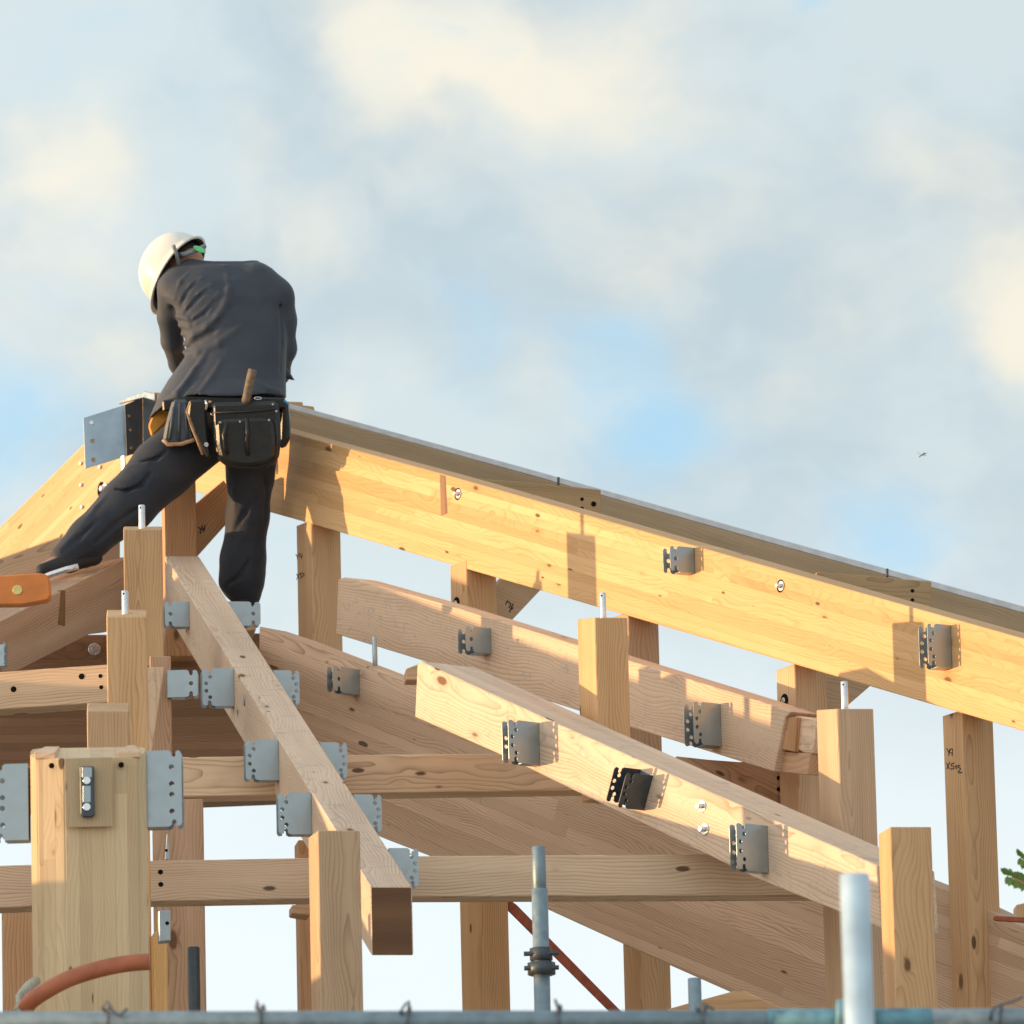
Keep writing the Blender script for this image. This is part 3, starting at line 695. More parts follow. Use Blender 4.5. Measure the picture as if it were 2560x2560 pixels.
hr = [(1536, 'one', .132, .095, 'highest hanger on the right of the near rafter, at the worker foot'),
      (1722, 'five', .095, .13, 'second hanger down on the right of the near rafter, against the brown hip beam'),
      (1903, 'five', .095, .13, 'third hanger down on the right of the near rafter, touching the upper cross beam'),
      (2036, 'five', .095, .13, 'fourth hanger down on the right of the near rafter, between the two cross beams'),
      (2172, 'five', .10, .13, 'lowest hanger on the right of the near rafter, beside its sawn end')]
for (y, k, L, h, lab) in hr: hanger(onH(y, 1, .07), Hr, k, L, h, lab, sep=.05)
hanger(Plane(415, 700, -2, 1713).hit(418, 1713), Vector((1, -.02, 0)), 'one', .112, .10, 'small one-hole hanger right of the stacked posts, overlapping a larger one', sep=.05)
hanger(qD.hit(366, 1977, -.12), Vector((1, -.04, 0)), 'tall', .108, .232, 'tall hanger plate on the right side of the octagonal post', sep=.06)
hanger(qD.hit(74, 2008, -.12), Vector((-1, .04, 0)), 'tall', .108, .232, 'tall hanger plate on the left side of the octagonal post, at the picture edge', sep=.06)
hanger(PK.hit(-10, 1640), Vector((-.2, -1, 0)), 'one', .05, .09, 'hanger cut by the left picture edge on the reddish rafter end', sep=.09)
# small plate on H top-left: oval steel washer on the sunlit side
cw = onH(1750, -1, .06); disc('washer', cw-Hr*.0, -Hr, .02, .004, M['galv'], H_)
# steel box clamp on S and strap plate on R
cl = prism('box_clamp', [(396, 2276), (427, 2275), (427, 2352), (398, 2355)], Plane(410, 778, -8, 2300), .05, M['galv'], bev=.003, off=.02)
tag(cl, 'small galvanised box clamp on the slim sunlit post', 'clamp'); hole(Plane(410, 778, -8, 2300).hit(418, 2308, .02), Vector((0, -1, 0)), .0065, cl)
c2 = prism('strap_plate', [(413, 2148), (417, 2085), (421, 2085), (424, 2148)], Plane(418, 790, -8, 2100), .004, M['galv'], bev=.0008); tag(c2, 'narrow steel strap standing on the lower cross beam by the octagonal post', 'strap')
hole(Plane(418, 790, -8, 2100).hit(416, 2126, .001), Vector((0, -1, 0)), .005, c2)
o_ = tube('steel_pin', at(938, 1664, 28.95), at(936, 1592, 28.95), .0095, M['galv'], None, 14); tag(o_, 'lone grey steel pin standing on the deep hip beam', 'pin')

# ================================================================== SCAFFOLD
def pipe(nm, x0, y0, x1, y1, Y0, Y1, r, mat, label, cat='pipe', hollow=False, group='scaffold pipes'):
    o = tube(nm, at(x0, y0, Y0), at(x1, y1, Y1), r, M[mat], None, 28, hollow); tag(o, label, cat, group); return o
sp = pipe('scaffold_pipe', 1352, 2600, 1350, 2205, 24.6, 24.6, .0258, 'pipe', 'upright grey scaffold pipe with two clamps in the centre')
# make it vertical and reaching the ground
def upright(nm, px, pytop, Y, r, mat, label, r_top=None, top_len=0.0):
    t = at(px, pytop, Y); b = Vector((t.x, t.y, 0))
    root = tube(nm, b, t, r, M[mat], None, 28, True); tag(root, label, 'pipe', 'scaffold pipes'); return root
bpy.data.objects.remove(sp)
sp = upright('scaffold_pipe', 1349, 2222, 24.6, .0258, 'pipe', 'upright grey scaffold pipe with two clamps in the centre')
tp = at(1346, 2117, 24.6); tb = at(1349, 2226, 24.6); tube('top_sleeve', Vector((tb.x, tb.y, tb.z-.02)), Vector((tb.x, tb.y, tp.z)), .0215, M['pipe'], sp, 24, True)
for (y0, y1, w) in ((2402, 2370, .036), (2438, 2406, .044)):
    c0 = at(1352, y0, 24.6); c1 = at(1352, y1, 24.6)
    cc = tube('clamp', Vector((tb.x, tb.y, c0.z)), Vector((tb.x, tb.y, c1.z)), w, M['galvd'], sp, 8)
    tube('clamp_bolt', Vector((tb.x-.055, tb.y-.02, (c0.z+c1.z)/2)), Vector((tb.x+.055, tb.y-.02, (c0.z+c1.z)/2)), .008, M['galvd'], cc, 6)
upright('scaffold_pipe', 1736, 2446, 24.0, .0205, 'pipe', 'short upright pipe end just above the rail, right of centre')
upright('scaffold_pipe', 484, 2368, 26.3, .0205, 'galvd', 'dark upright pipe behind the posts at lower left')
p9 = upright('scaffold_pipe', 2136, 2186, 15.2, .029, 'pipel', 'bright blurred foreground pipe rising from the blue rail')
# blurred foreground rail, two butt-jointed pipes
YR = 17.0
r1_ = tube('scaffold_rail', at(-300, 2556, YR), at(2128, 2552, YR), .0235, M['pipe'], None, 28); tag(r1_, 'long blurred scaffold rail across the bottom edge', 'rail')
r2_ = tube('scaffold_rail', at(2185, 2550, YR), at(2900, 2544, YR), .0235, M['pipe'], None, 28); tag(r2_, 'blue scaffold rail right of the bright foreground pipe', 'rail')
cp = tube('rail_coupler', at(2090, 2540, YR-.05), at(2150, 2540, YR-.05), .036, M['pipeb'], None, 12); tag(cp, 'blue coupler where the foreground rails meet the bright pipe', 'coupler')
cp2 = tube('blue_sleeve', at(1920, 2551, YR), at(2330, 2549, YR), .0255, M['pipeb'], None, 28); tag(cp2, 'worn blue sleeve pipe around the rail joint at lower right', 'pipe', 'scaffold pipes')
# tie wires on the rail
for k, (x, tips, lab) in enumerate([
    (262, [(255, 2520), (268, 2504), (285, 2530), (300, 2540), (318, 2522)], 'dark tie wire on the rail below the octagonal post'),
    (645, [(640, 2520), (642, 2500), (650, 2525), (652, 2548)], 'dark tie wire on the rail left of the near post'),
    (1010, [(1000, 2530), (1014, 2510), (1022, 2502), (1024, 2535)], 'dark tie wire on the rail below the hanging rafter end'),
    (1388, [(1388, 2500), (1392, 2516), (1398, 2535)], 'thin tie wire on the rail beside the clamped pipe'),
    (1750, [(1740, 2520), (1760, 2510), (1785, 2524)], 'dark tie wire on the rail below the short pipe end'),
    (2490, [(2475, 2548), (2480, 2525), (2500, 2512), (2530, 2505), (2556, 2493)], 'long loose tie wire on the rail at the right edge')]):
    loop = []
    c = at(x, 2549, YR)
    for i in range(9):
        a = -math.pi*.9+i*math.pi*1.8/8
        loop.append(Vector((c.x+.002*i, c.y-.031*math.cos(a), c.z+.031*math.sin(a))))
    pts = loop + [at(px, py, YR-.03) for px, py in tips]
    o = path_tube('tie_wire', pts, .0032, M['wire'], seg=6); tag(o, lab, 'wire', 'tie wires on the scaffold rail')
# orange band and rope around the octagonal post
cv = [(62, 2528), (75, 2505), (110, 2480), (170, 2448), (240, 2425), (310, 2410), (374, 2404)]
bm = bmesh.new(); rows = []
o0 = at(200, 2440, 22.7)
N_s = 40
def cr(P, t):
    n = len(P)-1; x = t*n; i = min(int(x), n-1); f = x-i
    p0, p1, p2, p3 = P[max(i-1, 0)], P[i], P[i+1], P[min(i+2, n)]
    return tuple(.5*((2*p1[k])+(-p0[k]+p2[k])*f+(2*p0[k]-5*p1[k]+4*p2[k]-p3[k])*f*f+(-p0[k]+3*p1[k]-3*p2[k]+p3[k])*f**3) for k in range(len(p0)))
for i in range(N_s+1):
    t = i/N_s; x, y = cr(cv, t); x2, y2 = cr(cv, min(1, t+.01)); x1, y1 = cr(cv, max(0, t-.01))
    dx, dy = x2-x1, y2-y1; l = math.hypot(dx, dy); nx, ny = -dy/l, dx/l
    hw = 21
    Yc = 22.78 - .06*math.sin(math.pi*t)
    ring = []
    for (a, dep) in ((-1, .004), (-.8, -.012), (-.3, -.020), (.3, -.020), (.8, -.012), (1, .004), (.9, .012), (-.9, .012)):
        ring.append(bm.verts.new(at(x+nx*hw*a, y+ny*hw*a, Yc+dep)-o0))
    rows.append(ring)
for a, b in zip(rows, rows[1:]):
    for i in range(8): bm.faces.new((a[i], a[(i+1) % 8], b[(i+1) % 8], b[i]))
bm.faces.new(rows[0]); bm.faces.new(list(reversed(rows[-1])))
bmesh.ops.recalc_face_normals(bm, faces=bm.faces)
me = bpy.data.meshes.new('hose'); bm.to_mesh(me); bm.free()
for p in me.polygons: p.use_smooth = True
hs = link('hose', me, M['strapo'], None, Matrix.Translation(o0)); tag(hs, 'brick-red curved hose bent across the octagonal post', 'hose')
rp = path_tube('sling_rope', [at(90, 2452, 23.15), at(70, 2466, 22.95), at(50, 2492, 22.8), at(42, 2520, 22.78), at(60, 2545, 22.8), at(100, 2560, 22.85), at(120, 2600, 22.9)], .014, M['rope'], seg=12)
tag(rp, 'pale rope looped around the octagonal post beneath the red hose', 'rope')
# red steel braces behind
o_ = prism('tie_rod', [(1262, 2240), (1292, 2262), (1565, 2540), (1540, 2545), (1262, 2268)], Plane(1400, 700, -4, 2400), .012, M['rust'], bev=.002); tag(o_, 'red-brown flat steel brace slanting down across the sky opening', 'brace')
o_ = prism('steel_strip', [(2482, 2296), (2486, 2289), (2640, 2297), (2640, 2311), (2484, 2301)], Plane(2540, 745, 20, 2300), .02, M['rust'], bev=.002, off=.02); tag(o_, 'red-brown strip lying on the hip beam at the right edge', 'strip')

# orange handled tool on K
HT = bpy.data.objects.new('hand_tool', None); COL.objects.link(HT); HT.location = at(60, 1480, 29.3)
bpy.context.view_layer.update()
tag(HT, 'orange handled tool with silver shaft at the left edge by the worker front foot', 'tool')
pt = Plane(60, 672, 2, 1470)
hb = prism('handle', [(-60, 1441), (100, 1432), (118, 1436), (124, 1450), (127, 1490), (118, 1501), (60, 1512), (-60, 1514)], pt, .055, M['orange'], bev=.006, parent=HT, along=(0, 1))
disc('rivet', pt.hit(44, 1475, .0), pt.n, .0185, .004, plain('brass', (.62, .55, .22), .4, .3, .1), hb)
path_tube('shaft', [pt.hit(100, 1448, -.03), pt.hit(128, 1436, -.03), pt.hit(165, 1424, -.03), pt.hit(196, 1416, -.03)], .012, M['bolt'], HT, 12)
# ================================================================== WORKER (distance fields -> surface)
YW = 30.93
r0 = ray(560, 1250); FD = YW/r0.y                      # forward depth
SW = F/FD                                              # px per metre at the worker
ORG = CAMP + r0*FD
WM = Matrix(((RT.x, FW.x, UP.x, ORG.x), (RT.y, FW.y, UP.y, ORG.y), (RT.z, FW.z, UP.z, ORG.z), (0, 0, 0, 1)))
def wl(px, py, q=0.0): return np.array([(px-560)/SW, q, (1250-py)/SW])
def W(px, py, q=0.0): return WM @ Vector(wl(px, py, q))
class Field:
    def __init__(s, lo, hi, vox):
        s.lo = np.array(lo); s.v = vox
        s.n = np.ceil((np.array(hi)-s.lo)/vox).astype(int)+1
        s.ax = [(s.lo[i]+vox*np.arange(s.n[i])).astype(np.float32) for i in range(3)]
        s.d = np.full(s.n, .3, np.float32)
    def box(s, a, b, m):
        i0 = np.clip(np.floor((np.array(a)-m-s.lo)/s.v).astype(int), 0, s.n-1)
        i1 = np.clip(np.ceil((np.array(b)+m-s.lo)/s.v).astype(int)+1, 1, s.n)
        sl = tuple(slice(i0[i], i1[i]) for i in range(3))
        X = s.ax[0][sl[0]][:, None, None]; Y = s.ax[1][sl[1]][None, :, None]; Z = s.ax[2][sl[2]][None, None, :]
        return sl, X, Y, Z
    def smin(s, sl, d, k):
        a = s.d[sl]
        if k <= 0: s.d[sl] = np.minimum(a, d); return
        h = np.clip(.5+.5*(a-d)/k, 0, 1)
        s.d[sl] = a*(1-h)+d*h-k*h*(1-h)
    def cap(s, p0, p1, ra, rb, k=.02, flat=1.0):
        p0 = np.array(p0, float); p1 = np.array(p1, float); R = max(ra, rb)
        sl, X, Y, Z = s.box(np.minimum(p0, p1)-R, np.maximum(p0, p1)+R, k+.03)
        d = p1-p0; L2 = float(d@d)+1e-9
        t = np.clip(((X-p0[0])*d[0]+(Y-p0[1])*d[1]+(Z-p0[2])*d[2])/L2, 0, 1)
        dx = X-p0[0]-t*d[0]; dy = (Y-p0[1]-t*d[1])/flat; dz = Z-p0[2]-t*d[2]
        s.smin(sl, np.sqrt(dx*dx+dy*dy+dz*dz)-(ra+(rb-ra)*t), k)
    def chain(s, pts, k=.02, flat=1.0):
        for a, b in zip(pts, pts[1:]): s.cap(a[0], b[0], a[1], b[1], k, flat)
    def ell(s, c, r, k=.02, rot=None):
        c = np.array(c, float); r = np.array(r, float); R = r.max()
        sl, X, Y, Z = s.box(c-R, c+R, k+.03)
        x, y, z = X-c[0], Y-c[1], Z-c[2]
        if rot is not None:
            m = np.array(rot)
            x, y, z = (m[0][0]*x+m[0][1]*y+m[0][2]*z, m[1][0]*x+m[1][1]*y+m[1][2]*z, m[2][0]*x+m[2][1]*y+m[2][2]*z)
        q = np.sqrt((x/r[0])**2+(y/r[1])**2+(z/r[2])**2)
        s.smin(sl, (q-1)*r.min(), k)
    def carve(s, p0, p1, ra, rb, k=.02):
        p0 = np.array(p0, float); p1 = np.array(p1, float); R = max(ra, rb)
        sl, X, Y, Z = s.box(np.minimum(p0, p1)-R, np.maximum(p0, p1)+R, k+.02)
        d = p1-p0; L2 = float(d@d)+1e-9
        t = np.clip(((X-p0[0])*d[0]+(Y-p0[1])*d[1]+(Z-p0[2])*d[2])/L2, 0, 1)
        e = np.sqrt((X-p0[0]-t*d[0])**2+(Y-p0[1]-t*d[1])**2+(Z-p0[2]-t*d[2])**2)-(ra+(rb-ra)*t)
        a = s.d[sl]; h = np.clip(.5-.5*(a+e)/k, 0, 1)
        s.d[sl] = a*(1-h)+(-e)*h+k*h*(1-h)
    def mesh(s, name, mat, parent):
        d = s.d; S = d < 0
        nx, ny, nz = d.shape
        c = np.zeros((nx-1, ny-1, nz-1), np.int8)
        for i in (0, 1):
            for j in (0, 1):
                for k in (0, 1): c += S[i:nx-1+i, j:ny-1+j, k:nz-1+k]
        act = (c > 0) & (c < 8)
        idx = -np.ones(act.shape, np.int64); cells = np.argwhere(act); idx[act] = np.arange(len(cells))
        acc = np.zeros((len(cells), 3)); cnt = np.zeros(len(cells))
        cor = [(i, j, k) for i in (0, 1) for j in (0, 1) for k in (0, 1)]
        V = {o: d[cells[:, 0]+o[0], cells[:, 1]+o[1], cells[:, 2]+o[2]] for o in cor}
        for o in cor:
            for ax in range(3):
                if o[ax]: continue
                q = list(o); q[ax] = 1; q = tuple(q)
                a, b = V[o], V[q]; m = (a < 0) != (b < 0)
                t = np.where(m, a/np.where(m, a-b, 1), 0)
                p = np.tile(np.array(o, float), (len(cells), 1)); p[:, ax] += t
                acc[m] += p[m]; cnt[m] += 1
        vs = s.lo + (cells + acc/cnt[:, None])*s.v
        quads = []
        for ax in range(3):
            a = [slice(None)]*3; b = [slice(None)]*3; a[ax] = slice(0, -1); b[ax] = slice(1, None)
            A = S[tuple(a)]; B = S[tuple(b)]
            u, v = (ax+1) % 3, (ax+2) % 3
            for sgn, mm in ((1, A & ~B), (-1, ~A & B)):
                e = np.argwhere(mm)
                e = e[(e[:, u] > 0) & (e[:, v] > 0) & (e[:, u] < d.shape[u]-1) & (e[:, v] < d.shape[v]-1)]
                def g(du, dv):
                    q = e.copy(); q[:, u] -= du; q[:, v] -= dv; return idx[q[:, 0], q[:, 1], q[:, 2]]
                Q = np.stack([g(1, 1), g(0, 1), g(0, 0), g(1, 0)], 1)
                if sgn < 0: Q = Q[:, ::-1]
                quads.append(Q)
        Q = np.concatenate(quads); Q = Q[(Q >= 0).all(1)]
        me = bpy.data.meshes.new(name)
        me.from_pydata(vs.tolist(), [], Q.tolist()); me.validate(); me.update()
        bm = bmesh.new(); bm.from_mesh(me)
        for _ in range(2): bmesh.ops.smooth_vert(bm, verts=bm.verts, factor=.5, use_axis_x=True, use_axis_y=True, use_axis_z=True)
        bm.to_mesh(me); bm.free()
        for p in me.polygons: p.use_smooth = True
        return link(name, me, mat, parent, WM)
PER = bpy.data.objects.new('person', None); COL.objects.link(PER); PER.location = W(600, 1520, .1)
bpy.context.view_layer.update()
tag(PER, 'worker in white helmet and dark work clothes bending over the ridge, seen from behind', 'person')
# --- body : one continuous mesh
B = Field((-.82, -.5, -.46), (.42, .86, 1.12), .0065)
HD = wl(446, 668, .27)
B.ell(HD, (.078, .098, .112), .02)
B.ell(HD+np.array([-.02, .055, -.055]), (.055, .06, .06), .03)               # jaw / face, looking down and away
B.cap(HD+np.array([-.035, .10, -.02]), HD+np.array([-.045, .125, -.045]), .012, .016, .012)   # nose
for sx in (-1, 1): B.ell(HD+np.array([-.02+.04*sx, .105, .005]), (.016, .01, .009), .008)     # eye / brow
B.cap(HD+np.array([-.06, .10, -.075]), HD+np.array([-.02, .105, -.08]), .009, .009, .01)      # lips
B.ell(HD+np.array([-.076, .01, -.02]), (.012, .022, .032), .008); B.ell(HD+np.array([.076, .01, -.02]), (.012, .022, .032), .008)  # ears
B.cap(wl(462, 680, .22), wl(500, 715, .17), .056, .05, .03); B.cap(wl(468, 650, .21), wl(488, 690, .18), .058, .050, .03)                                  # neck
B.cap(wl(452, 730, .155), wl(660, 738, .14), .045, .045, .05)                                   # shoulders
B.cap(wl(565, 760, .15), wl(585, 960, .07), .095, .085, .05)                                  # trunk
B.cap(wl(535, 1045, .0), wl(620, 1050, .0), .095, .095, .06)                                   # pelvis
lS, lE, lH = wl(430, 726, .15), wl(424, 850, .24), wl(456, 948, .43)
rS, rE, rH = wl(682, 745, .13), wl(704, 870, .17), wl(643, 978, .43)
B.chain([(lS, .042), (lE, .030), (lH, .025)], .015); B.chain([(rS, .042), (rE, .032), (rH, .025)], .015)
def hand(Fd, w, d0, side):
    d = d0/np.linalg.norm(d0); up = np.array([0, 0, 1.]); sx = np.cross(d, up); sx /= np.linalg.norm(sx); n = np.cross(sx, d)
    Fd.cap(w, w+d*.05, .026, .034, .02, 1.0)
    for i, (L, o) in enumerate(((.066, -.028), (.074, -.010), (.070, .009), (.056, .027))):
        a = w+d*.075+sx*o; b = a+d*L*.5-n*.012; c = b+d*L*.3-n*.03; e = c-n*.018-d*.006
        Fd.chain([(w+d*.04+sx*o*.8, .012), (a, .0105), (b, .0095), (c, .009), (e, .008)], .004)
    a = w+d*.02+sx*side*.03
    Fd.chain([(w+d*.01+sx*side*.02, .014), (a+sx*side*.016+d*.022-n*.012, .012), (a+sx*side*.016+d*.05-n*.03, .010)], .006)
hand(B, lH, np.array([.15, .8, -.5]), 1); hand(B, rH, np.array([-.35, .8, -.4]), -1)
lhip, lkn, lan = wl(505, 1085, .02), wl(318, 1265, -.18), wl(165, 1405, -.34)
rhip, rkn, ran = wl(625, 1085, .02), wl(620, 1290, .06), wl(612, 1490, .06)
B.chain([(lhip, .08), (lkn, .055), (lan, .034)], .03); B.chain([(rhip, .08), (rkn, .055), (ran, .034)], .03)
B.chain([(lan, .036), (wl(130, 1420, -.40), .03)], .02); B.chain([(ran, .036), (wl(606, 1508, .15), .028)], .02)
body = B.mesh('body', M['skin'], PER)
# --- trousers
T2 = Field((-.86, -.56, -.46), (.42, .40, .52), .006)
T2.ell(wl(572, 1030, .0), (.225, .15, .17), .05)
T2.chain([(wl(505, 1085, .0), .130), (wl(408, 1172, -.07), .122), (wl(325, 1262, -.18), .108), (wl(232, 1345, -.27), .082), (wl(172, 1392, -.33), .056)], .03)
T2.chain([(wl(628, 1085, .02), .128), (wl(625, 1190, .04), .092), (wl(618, 1290, .06), .083), (wl(606, 1400, .06), .088), (wl(604, 1452, .06), .088), (wl(614, 1492, .06), .056)], .03)
CH = [((505, 1085), .0, .130), ((408, 1172), -.07, .122), ((325, 1262), -.18, .108), ((232, 1345), -.27, .082), ((172, 1392), -.33, .056)]
CR = [((628, 1085), .02, .128), ((625, 1190), .04, .092), ((618, 1290), .06, .083), ((606, 1400), .06, .088), ((604, 1452), .06, .088), ((614, 1492), .06, .056)]
def tq(px, py, ch):
    best = 1e9; out = 0
    for (p, q0, r0_), (p2, q1, r1_) in zip(ch, ch[1:]):
        dx, dy = p2[0]-p[0], p2[1]-p[1]; t = max(0, min(1, ((px-p[0])*dx+(py-p[1])*dy)/(dx*dx+dy*dy)))
        d = math.hypot(px-p[0]-t*dx, py-p[1]-t*dy)/SW
        r = r0_+(r1_-r0_)*t
        if d-r < best: best = d-r; out = q0+(q1-q0)*t-math.sqrt(max(0, r*r-min(d, r*.96)**2))
    return out
def tfold(pts, r, prot, ch, k=.018, cut=False):
    prot *= .55; r *= .75; k *= .6
    P = [wl(x, y, tq(x, y, ch)+(r-prot if not cut else -(r-prot))) for x, y in pts]; n = len(P)-1
    for i, (p, q_) in enumerate(zip(P, P[1:])):
        w0 = r*(.45+.55*math.sin(math.pi*(i+.15)/(n+.3))); w1 = r*(.45+.55*math.sin(math.pi*(i+1.15)/(n+.3)))
        if cut: T2.carve(p, q_, w0, w1, k)
        else: T2.cap(p, q_, w0, w1, k)
tfold([(480, 1125), (430, 1150), (375, 1165), (330, 1172)], .022, .012, CH, .02)
tfold([(500, 1150), (440, 1195), (390, 1235), (350, 1275)], .018, .009, CH)
tfold([(318, 1182), (338, 1200), (343, 1232), (325, 1255), (300, 1262)], .017, .011, CH)
tfold([(380, 1185), (360, 1215), (325, 1230), (300, 1225)], .014, .009, CH, .016, True)
tfold([(330, 1300), (280, 1340), (230, 1378), (180, 1402)], .016, .008, CH)
tfold([(290, 1225), (250, 1270), (215, 1320), (165, 1372)], .015, .008, CH)
tfold([(360, 1262), (300, 1310), (250, 1355)], .014, .007, CH, .016, True)
tfold([(255, 1300), (210, 1345), (170, 1380)], .010, .006, CH, .014, True)
tfold([(420, 1130), (395, 1150), (360, 1155)], .012, .007, CH, .014, True)
tfold([(662, 1240), (640, 1290), (610, 1340), (590, 1385), (570, 1430)], .020, .012, CR, .018)
tfold([(600, 1180), (588, 1230), (590, 1290)], .014, .007, CR)
tfold([(640, 1230), (612, 1285), (585, 1330)], .014, .008, CR, .016, True)
tfold([(655, 1380), (635, 1430), (600, 1470)], .014, .008, CR)
tfold([(625, 1400), (600, 1440), (570, 1462)], .012, .007, CR, .014, True)
tfold([(660, 1180), (668, 1240), (660, 1300)], .012, .006, CR, .014, True)
tr = T2.mesh('trousers', M['trouser'], PER)
# --- jacket
J = Field((-.34, -.24, .28), (.34, .62, 1.02), .005)
secs = [(652, 478, 640, .17, .05), (668, 442, 672, .165, .085), (700, 402, 697, .15, .12), (740, 402, 712, .135, .14), (765, 418, 716, .13, .145), (800, 440, 716, .11, .15),
        (850, 461, 716, .09, .155), (885, 465, 714, .07, .155), (910, 448, 714, .06, .16), (950, 420, 714, .035, .17), (985, 400, 715, .005, .195), (1020, 384, 718, .0, .205), (1060, 368, 719, .0, .21)]
sw_ = np.array([(1250-a[0])/SW for a in secs])[::-1]
cx = np.array([((a[1]+a[2])/2-560)/SW for a in secs])[::-1]; hx = np.array([(a[2]-a[1])/2/SW for a in secs])[::-1]
cq = np.array([a[3] for a in secs])[::-1]; hq = np.array([a[4] for a in secs])[::-1]
Z = J.ax[2]
CX = np.interp(Z, sw_, cx)[None, None, :]; HX = np.interp(Z, sw_, hx)[None, None, :]; CQ = np.interp(Z, sw_, cq)[None, None, :]; HQ = np.interp(Z, sw_, hq)[None, None, :]
X = J.ax[0][:, None, None]; Y = J.ax[1][None, :, None]
pw = 2.5
q = (np.abs((X-CX)/HX)**pw+np.abs((Y-CQ)/HQ)**pw)**(1/pw)
J.d = ((q-1)*np.minimum(HX, HQ)*.9).astype(np.float32)
J.d = np.maximum(J.d, (Z[None, None, :]-(1250-650)/SW)+0*J.d)
J.cap(wl(440, 700, .15), wl(470, 675, .17), .06, .045, .04)
J.cap(wl(640, 692, .12), wl(690, 740, .11), .055, .065, .04)
J.chain([(wl(430, 722, .14), .066), (wl(420, 790, .19), .050), (wl(424, 850, .24), .044), (wl(438, 905, .34), .040), (wl(456, 945, .41), .042)], .018)
J.chain([(wl(684, 740, .12), .068), (wl(699, 800, .13), .060), (wl(704, 870, .16), .052), (wl(690, 930, .28), .044), (wl(645, 975, .40), .042)], .03)
J.cap(wl(708, 930, .12), wl(733, 949, .10), .022, .004, .012)        # sticking-out cuff corner
J.cap(wl(446, 684, .20), wl(512, 679, .17), .034, .034, .03)          # collar
def jq(px, py):
    z = (1250-py)/SW; c = np.interp(z, sw_, cx); h = np.interp(z, sw_, hx); c2 = np.interp(z, sw_, cq); h2 = np.interp(z, sw_, hq)
    t = min(.97, abs(((px-560)/SW-c)/h)); return c2-h2*(1-t**pw)**(1/pw)
def fold(pts, r, prot, k=.018, cut=False):
    prot *= .62; r *= .8; k *= .6
    P = [wl(x, y, jq(x, y)+(r-prot if not cut else -(r-prot))) for x, y in pts]
    n = len(P)-1
    for i, (p, q_) in enumerate(zip(P, P[1:])):
        w0 = r*(.45+.55*math.sin(math.pi*(i+.15)/(n+.3))); w1 = r*(.45+.55*math.sin(math.pi*(i+1.15)/(n+.3)))
        if cut: J.carve(p, q_, w0, w1, k)
        else: J.cap(p, q_, w0, w1, k)
fold([(568, 690), (573, 725), (566, 760), (548, 795), (520, 820), (488, 838), (470, 855)], .024, .013, .022)
fold([(575, 672), (577, 684), (582, 694)], .010, .004, .01, True)
fold([(548, 735), (520, 775), (490, 800), (450, 812)], .018, .010, .018)
fold([(530, 712), (500, 738), (472, 770), (446, 800)], .016, .009, .016)
fold([(505, 695), (478, 715), (455, 750)], .013, .008, .014)
fold([(470, 682), (450, 705), (436, 745)], .011, .007, .012)
fold([(540, 748), (510, 785), (478, 806)], .014, .008, .014, True)
fold([(520, 720), (488, 752), (460, 785)], .012, .007, .012, True)
fold([(492, 700), (468, 728), (450, 765)], .010, .006, .010, True)
fold([(560, 790), (530, 830), (490, 855), (468, 872)], .018, .009, .02, True)
fold([(600, 820), (550, 860), (500, 885), (468, 900)], .022, .010, .025)
fold([(520, 880), (490, 930), (450, 985), (420, 1010)], .020, .010, .022)
fold([(500, 920), (478, 960), (455, 992)], .013, .006, .016, True)
fold([(556, 905), (530, 950), (505, 982)], .016, .007, .02)
fold([(640, 955), (670, 975), (700, 982)], .014, .006, .018)
fold([(694, 730), (704, 790), (706, 860), (703, 930)], .010, .004, .012, True)
fold([(660, 690), (690, 712), (704, 745)], .012, .006, .012)
fold([(480, 668), (560, 664), (640, 668)], .008, .004, .01)
for yy, dx in ((790, 0), (812, 6), (834, 12), (858, 17), (880, 16)):      # scalloped creases of the open flank
    J.cap(wl(444+dx, yy, .045), wl(470+dx, yy+6, .0), .010, .006, .012)
J.carve(wl(430, 775, .085), wl(446, 905, .12), .024, .022, .02)
hx_ = np.array([372, 400, 430, 480, 500, 560, 640, 700, 740]); hy_ = np.array([1046, 1026, 1009, 989, 985, 988, 990, 991, 993])
hem = np.interp(J.ax[0]*SW+560, hx_, (1250-hy_)/SW)[:, None, None]
wav = (.006*np.sin(J.ax[1]*38)+.004*np.sin(J.ax[1]*71))[None, :, None]
sleeve = J.ax[1][None, :, None] > .20
J.d = np.where(sleeve, np.maximum(J.d, (hem-.04)-Z[None, None, :]), np.maximum(J.d, (hem+wav)-Z[None, None, :])).astype(np.float32)
rng = np.random.RandomState(3)
# soft large-scale wrinkle noise
def wr(X, Y, Z):
    o = 0
    for k in range(7):
        v = rng.randn(3)*np.array([16, 12, 13]); ph = rng.rand()*6.28
        o = o+np.sin(X*v[0]+Y*v[1]+Z*v[2]+ph+1.2*np.sin(X*9*rng.randn()+Z*11*rng.randn()))
    return o/7
J.d = (J.d+0.0008*wr(J.ax[0][:, None, None], J.ax[1][None, :, None], J.ax[2][None, None, :])).astype(np.float32)
jk = J.mesh('jacket', M['cloth'], PER)
# orange lining flap of the jacket at the lower left
def wprism(name, pts, q, th, mat, parent, bev=.003, q2=None):
    fr = [W(x, y, q) for x, y in pts]; bk = [p + FW*th for p in fr]
    return solid(name, fr, bk, mat, fr[1]-fr[0], FW, bev, parent)
wprism('pocket_lining', [(371, 1066), (379, 1044), (396, 1020), (432, 1008), (450, 1012), (424, 1050), (380, 1095)], -.05, .03, M['lining'], PER, .008)
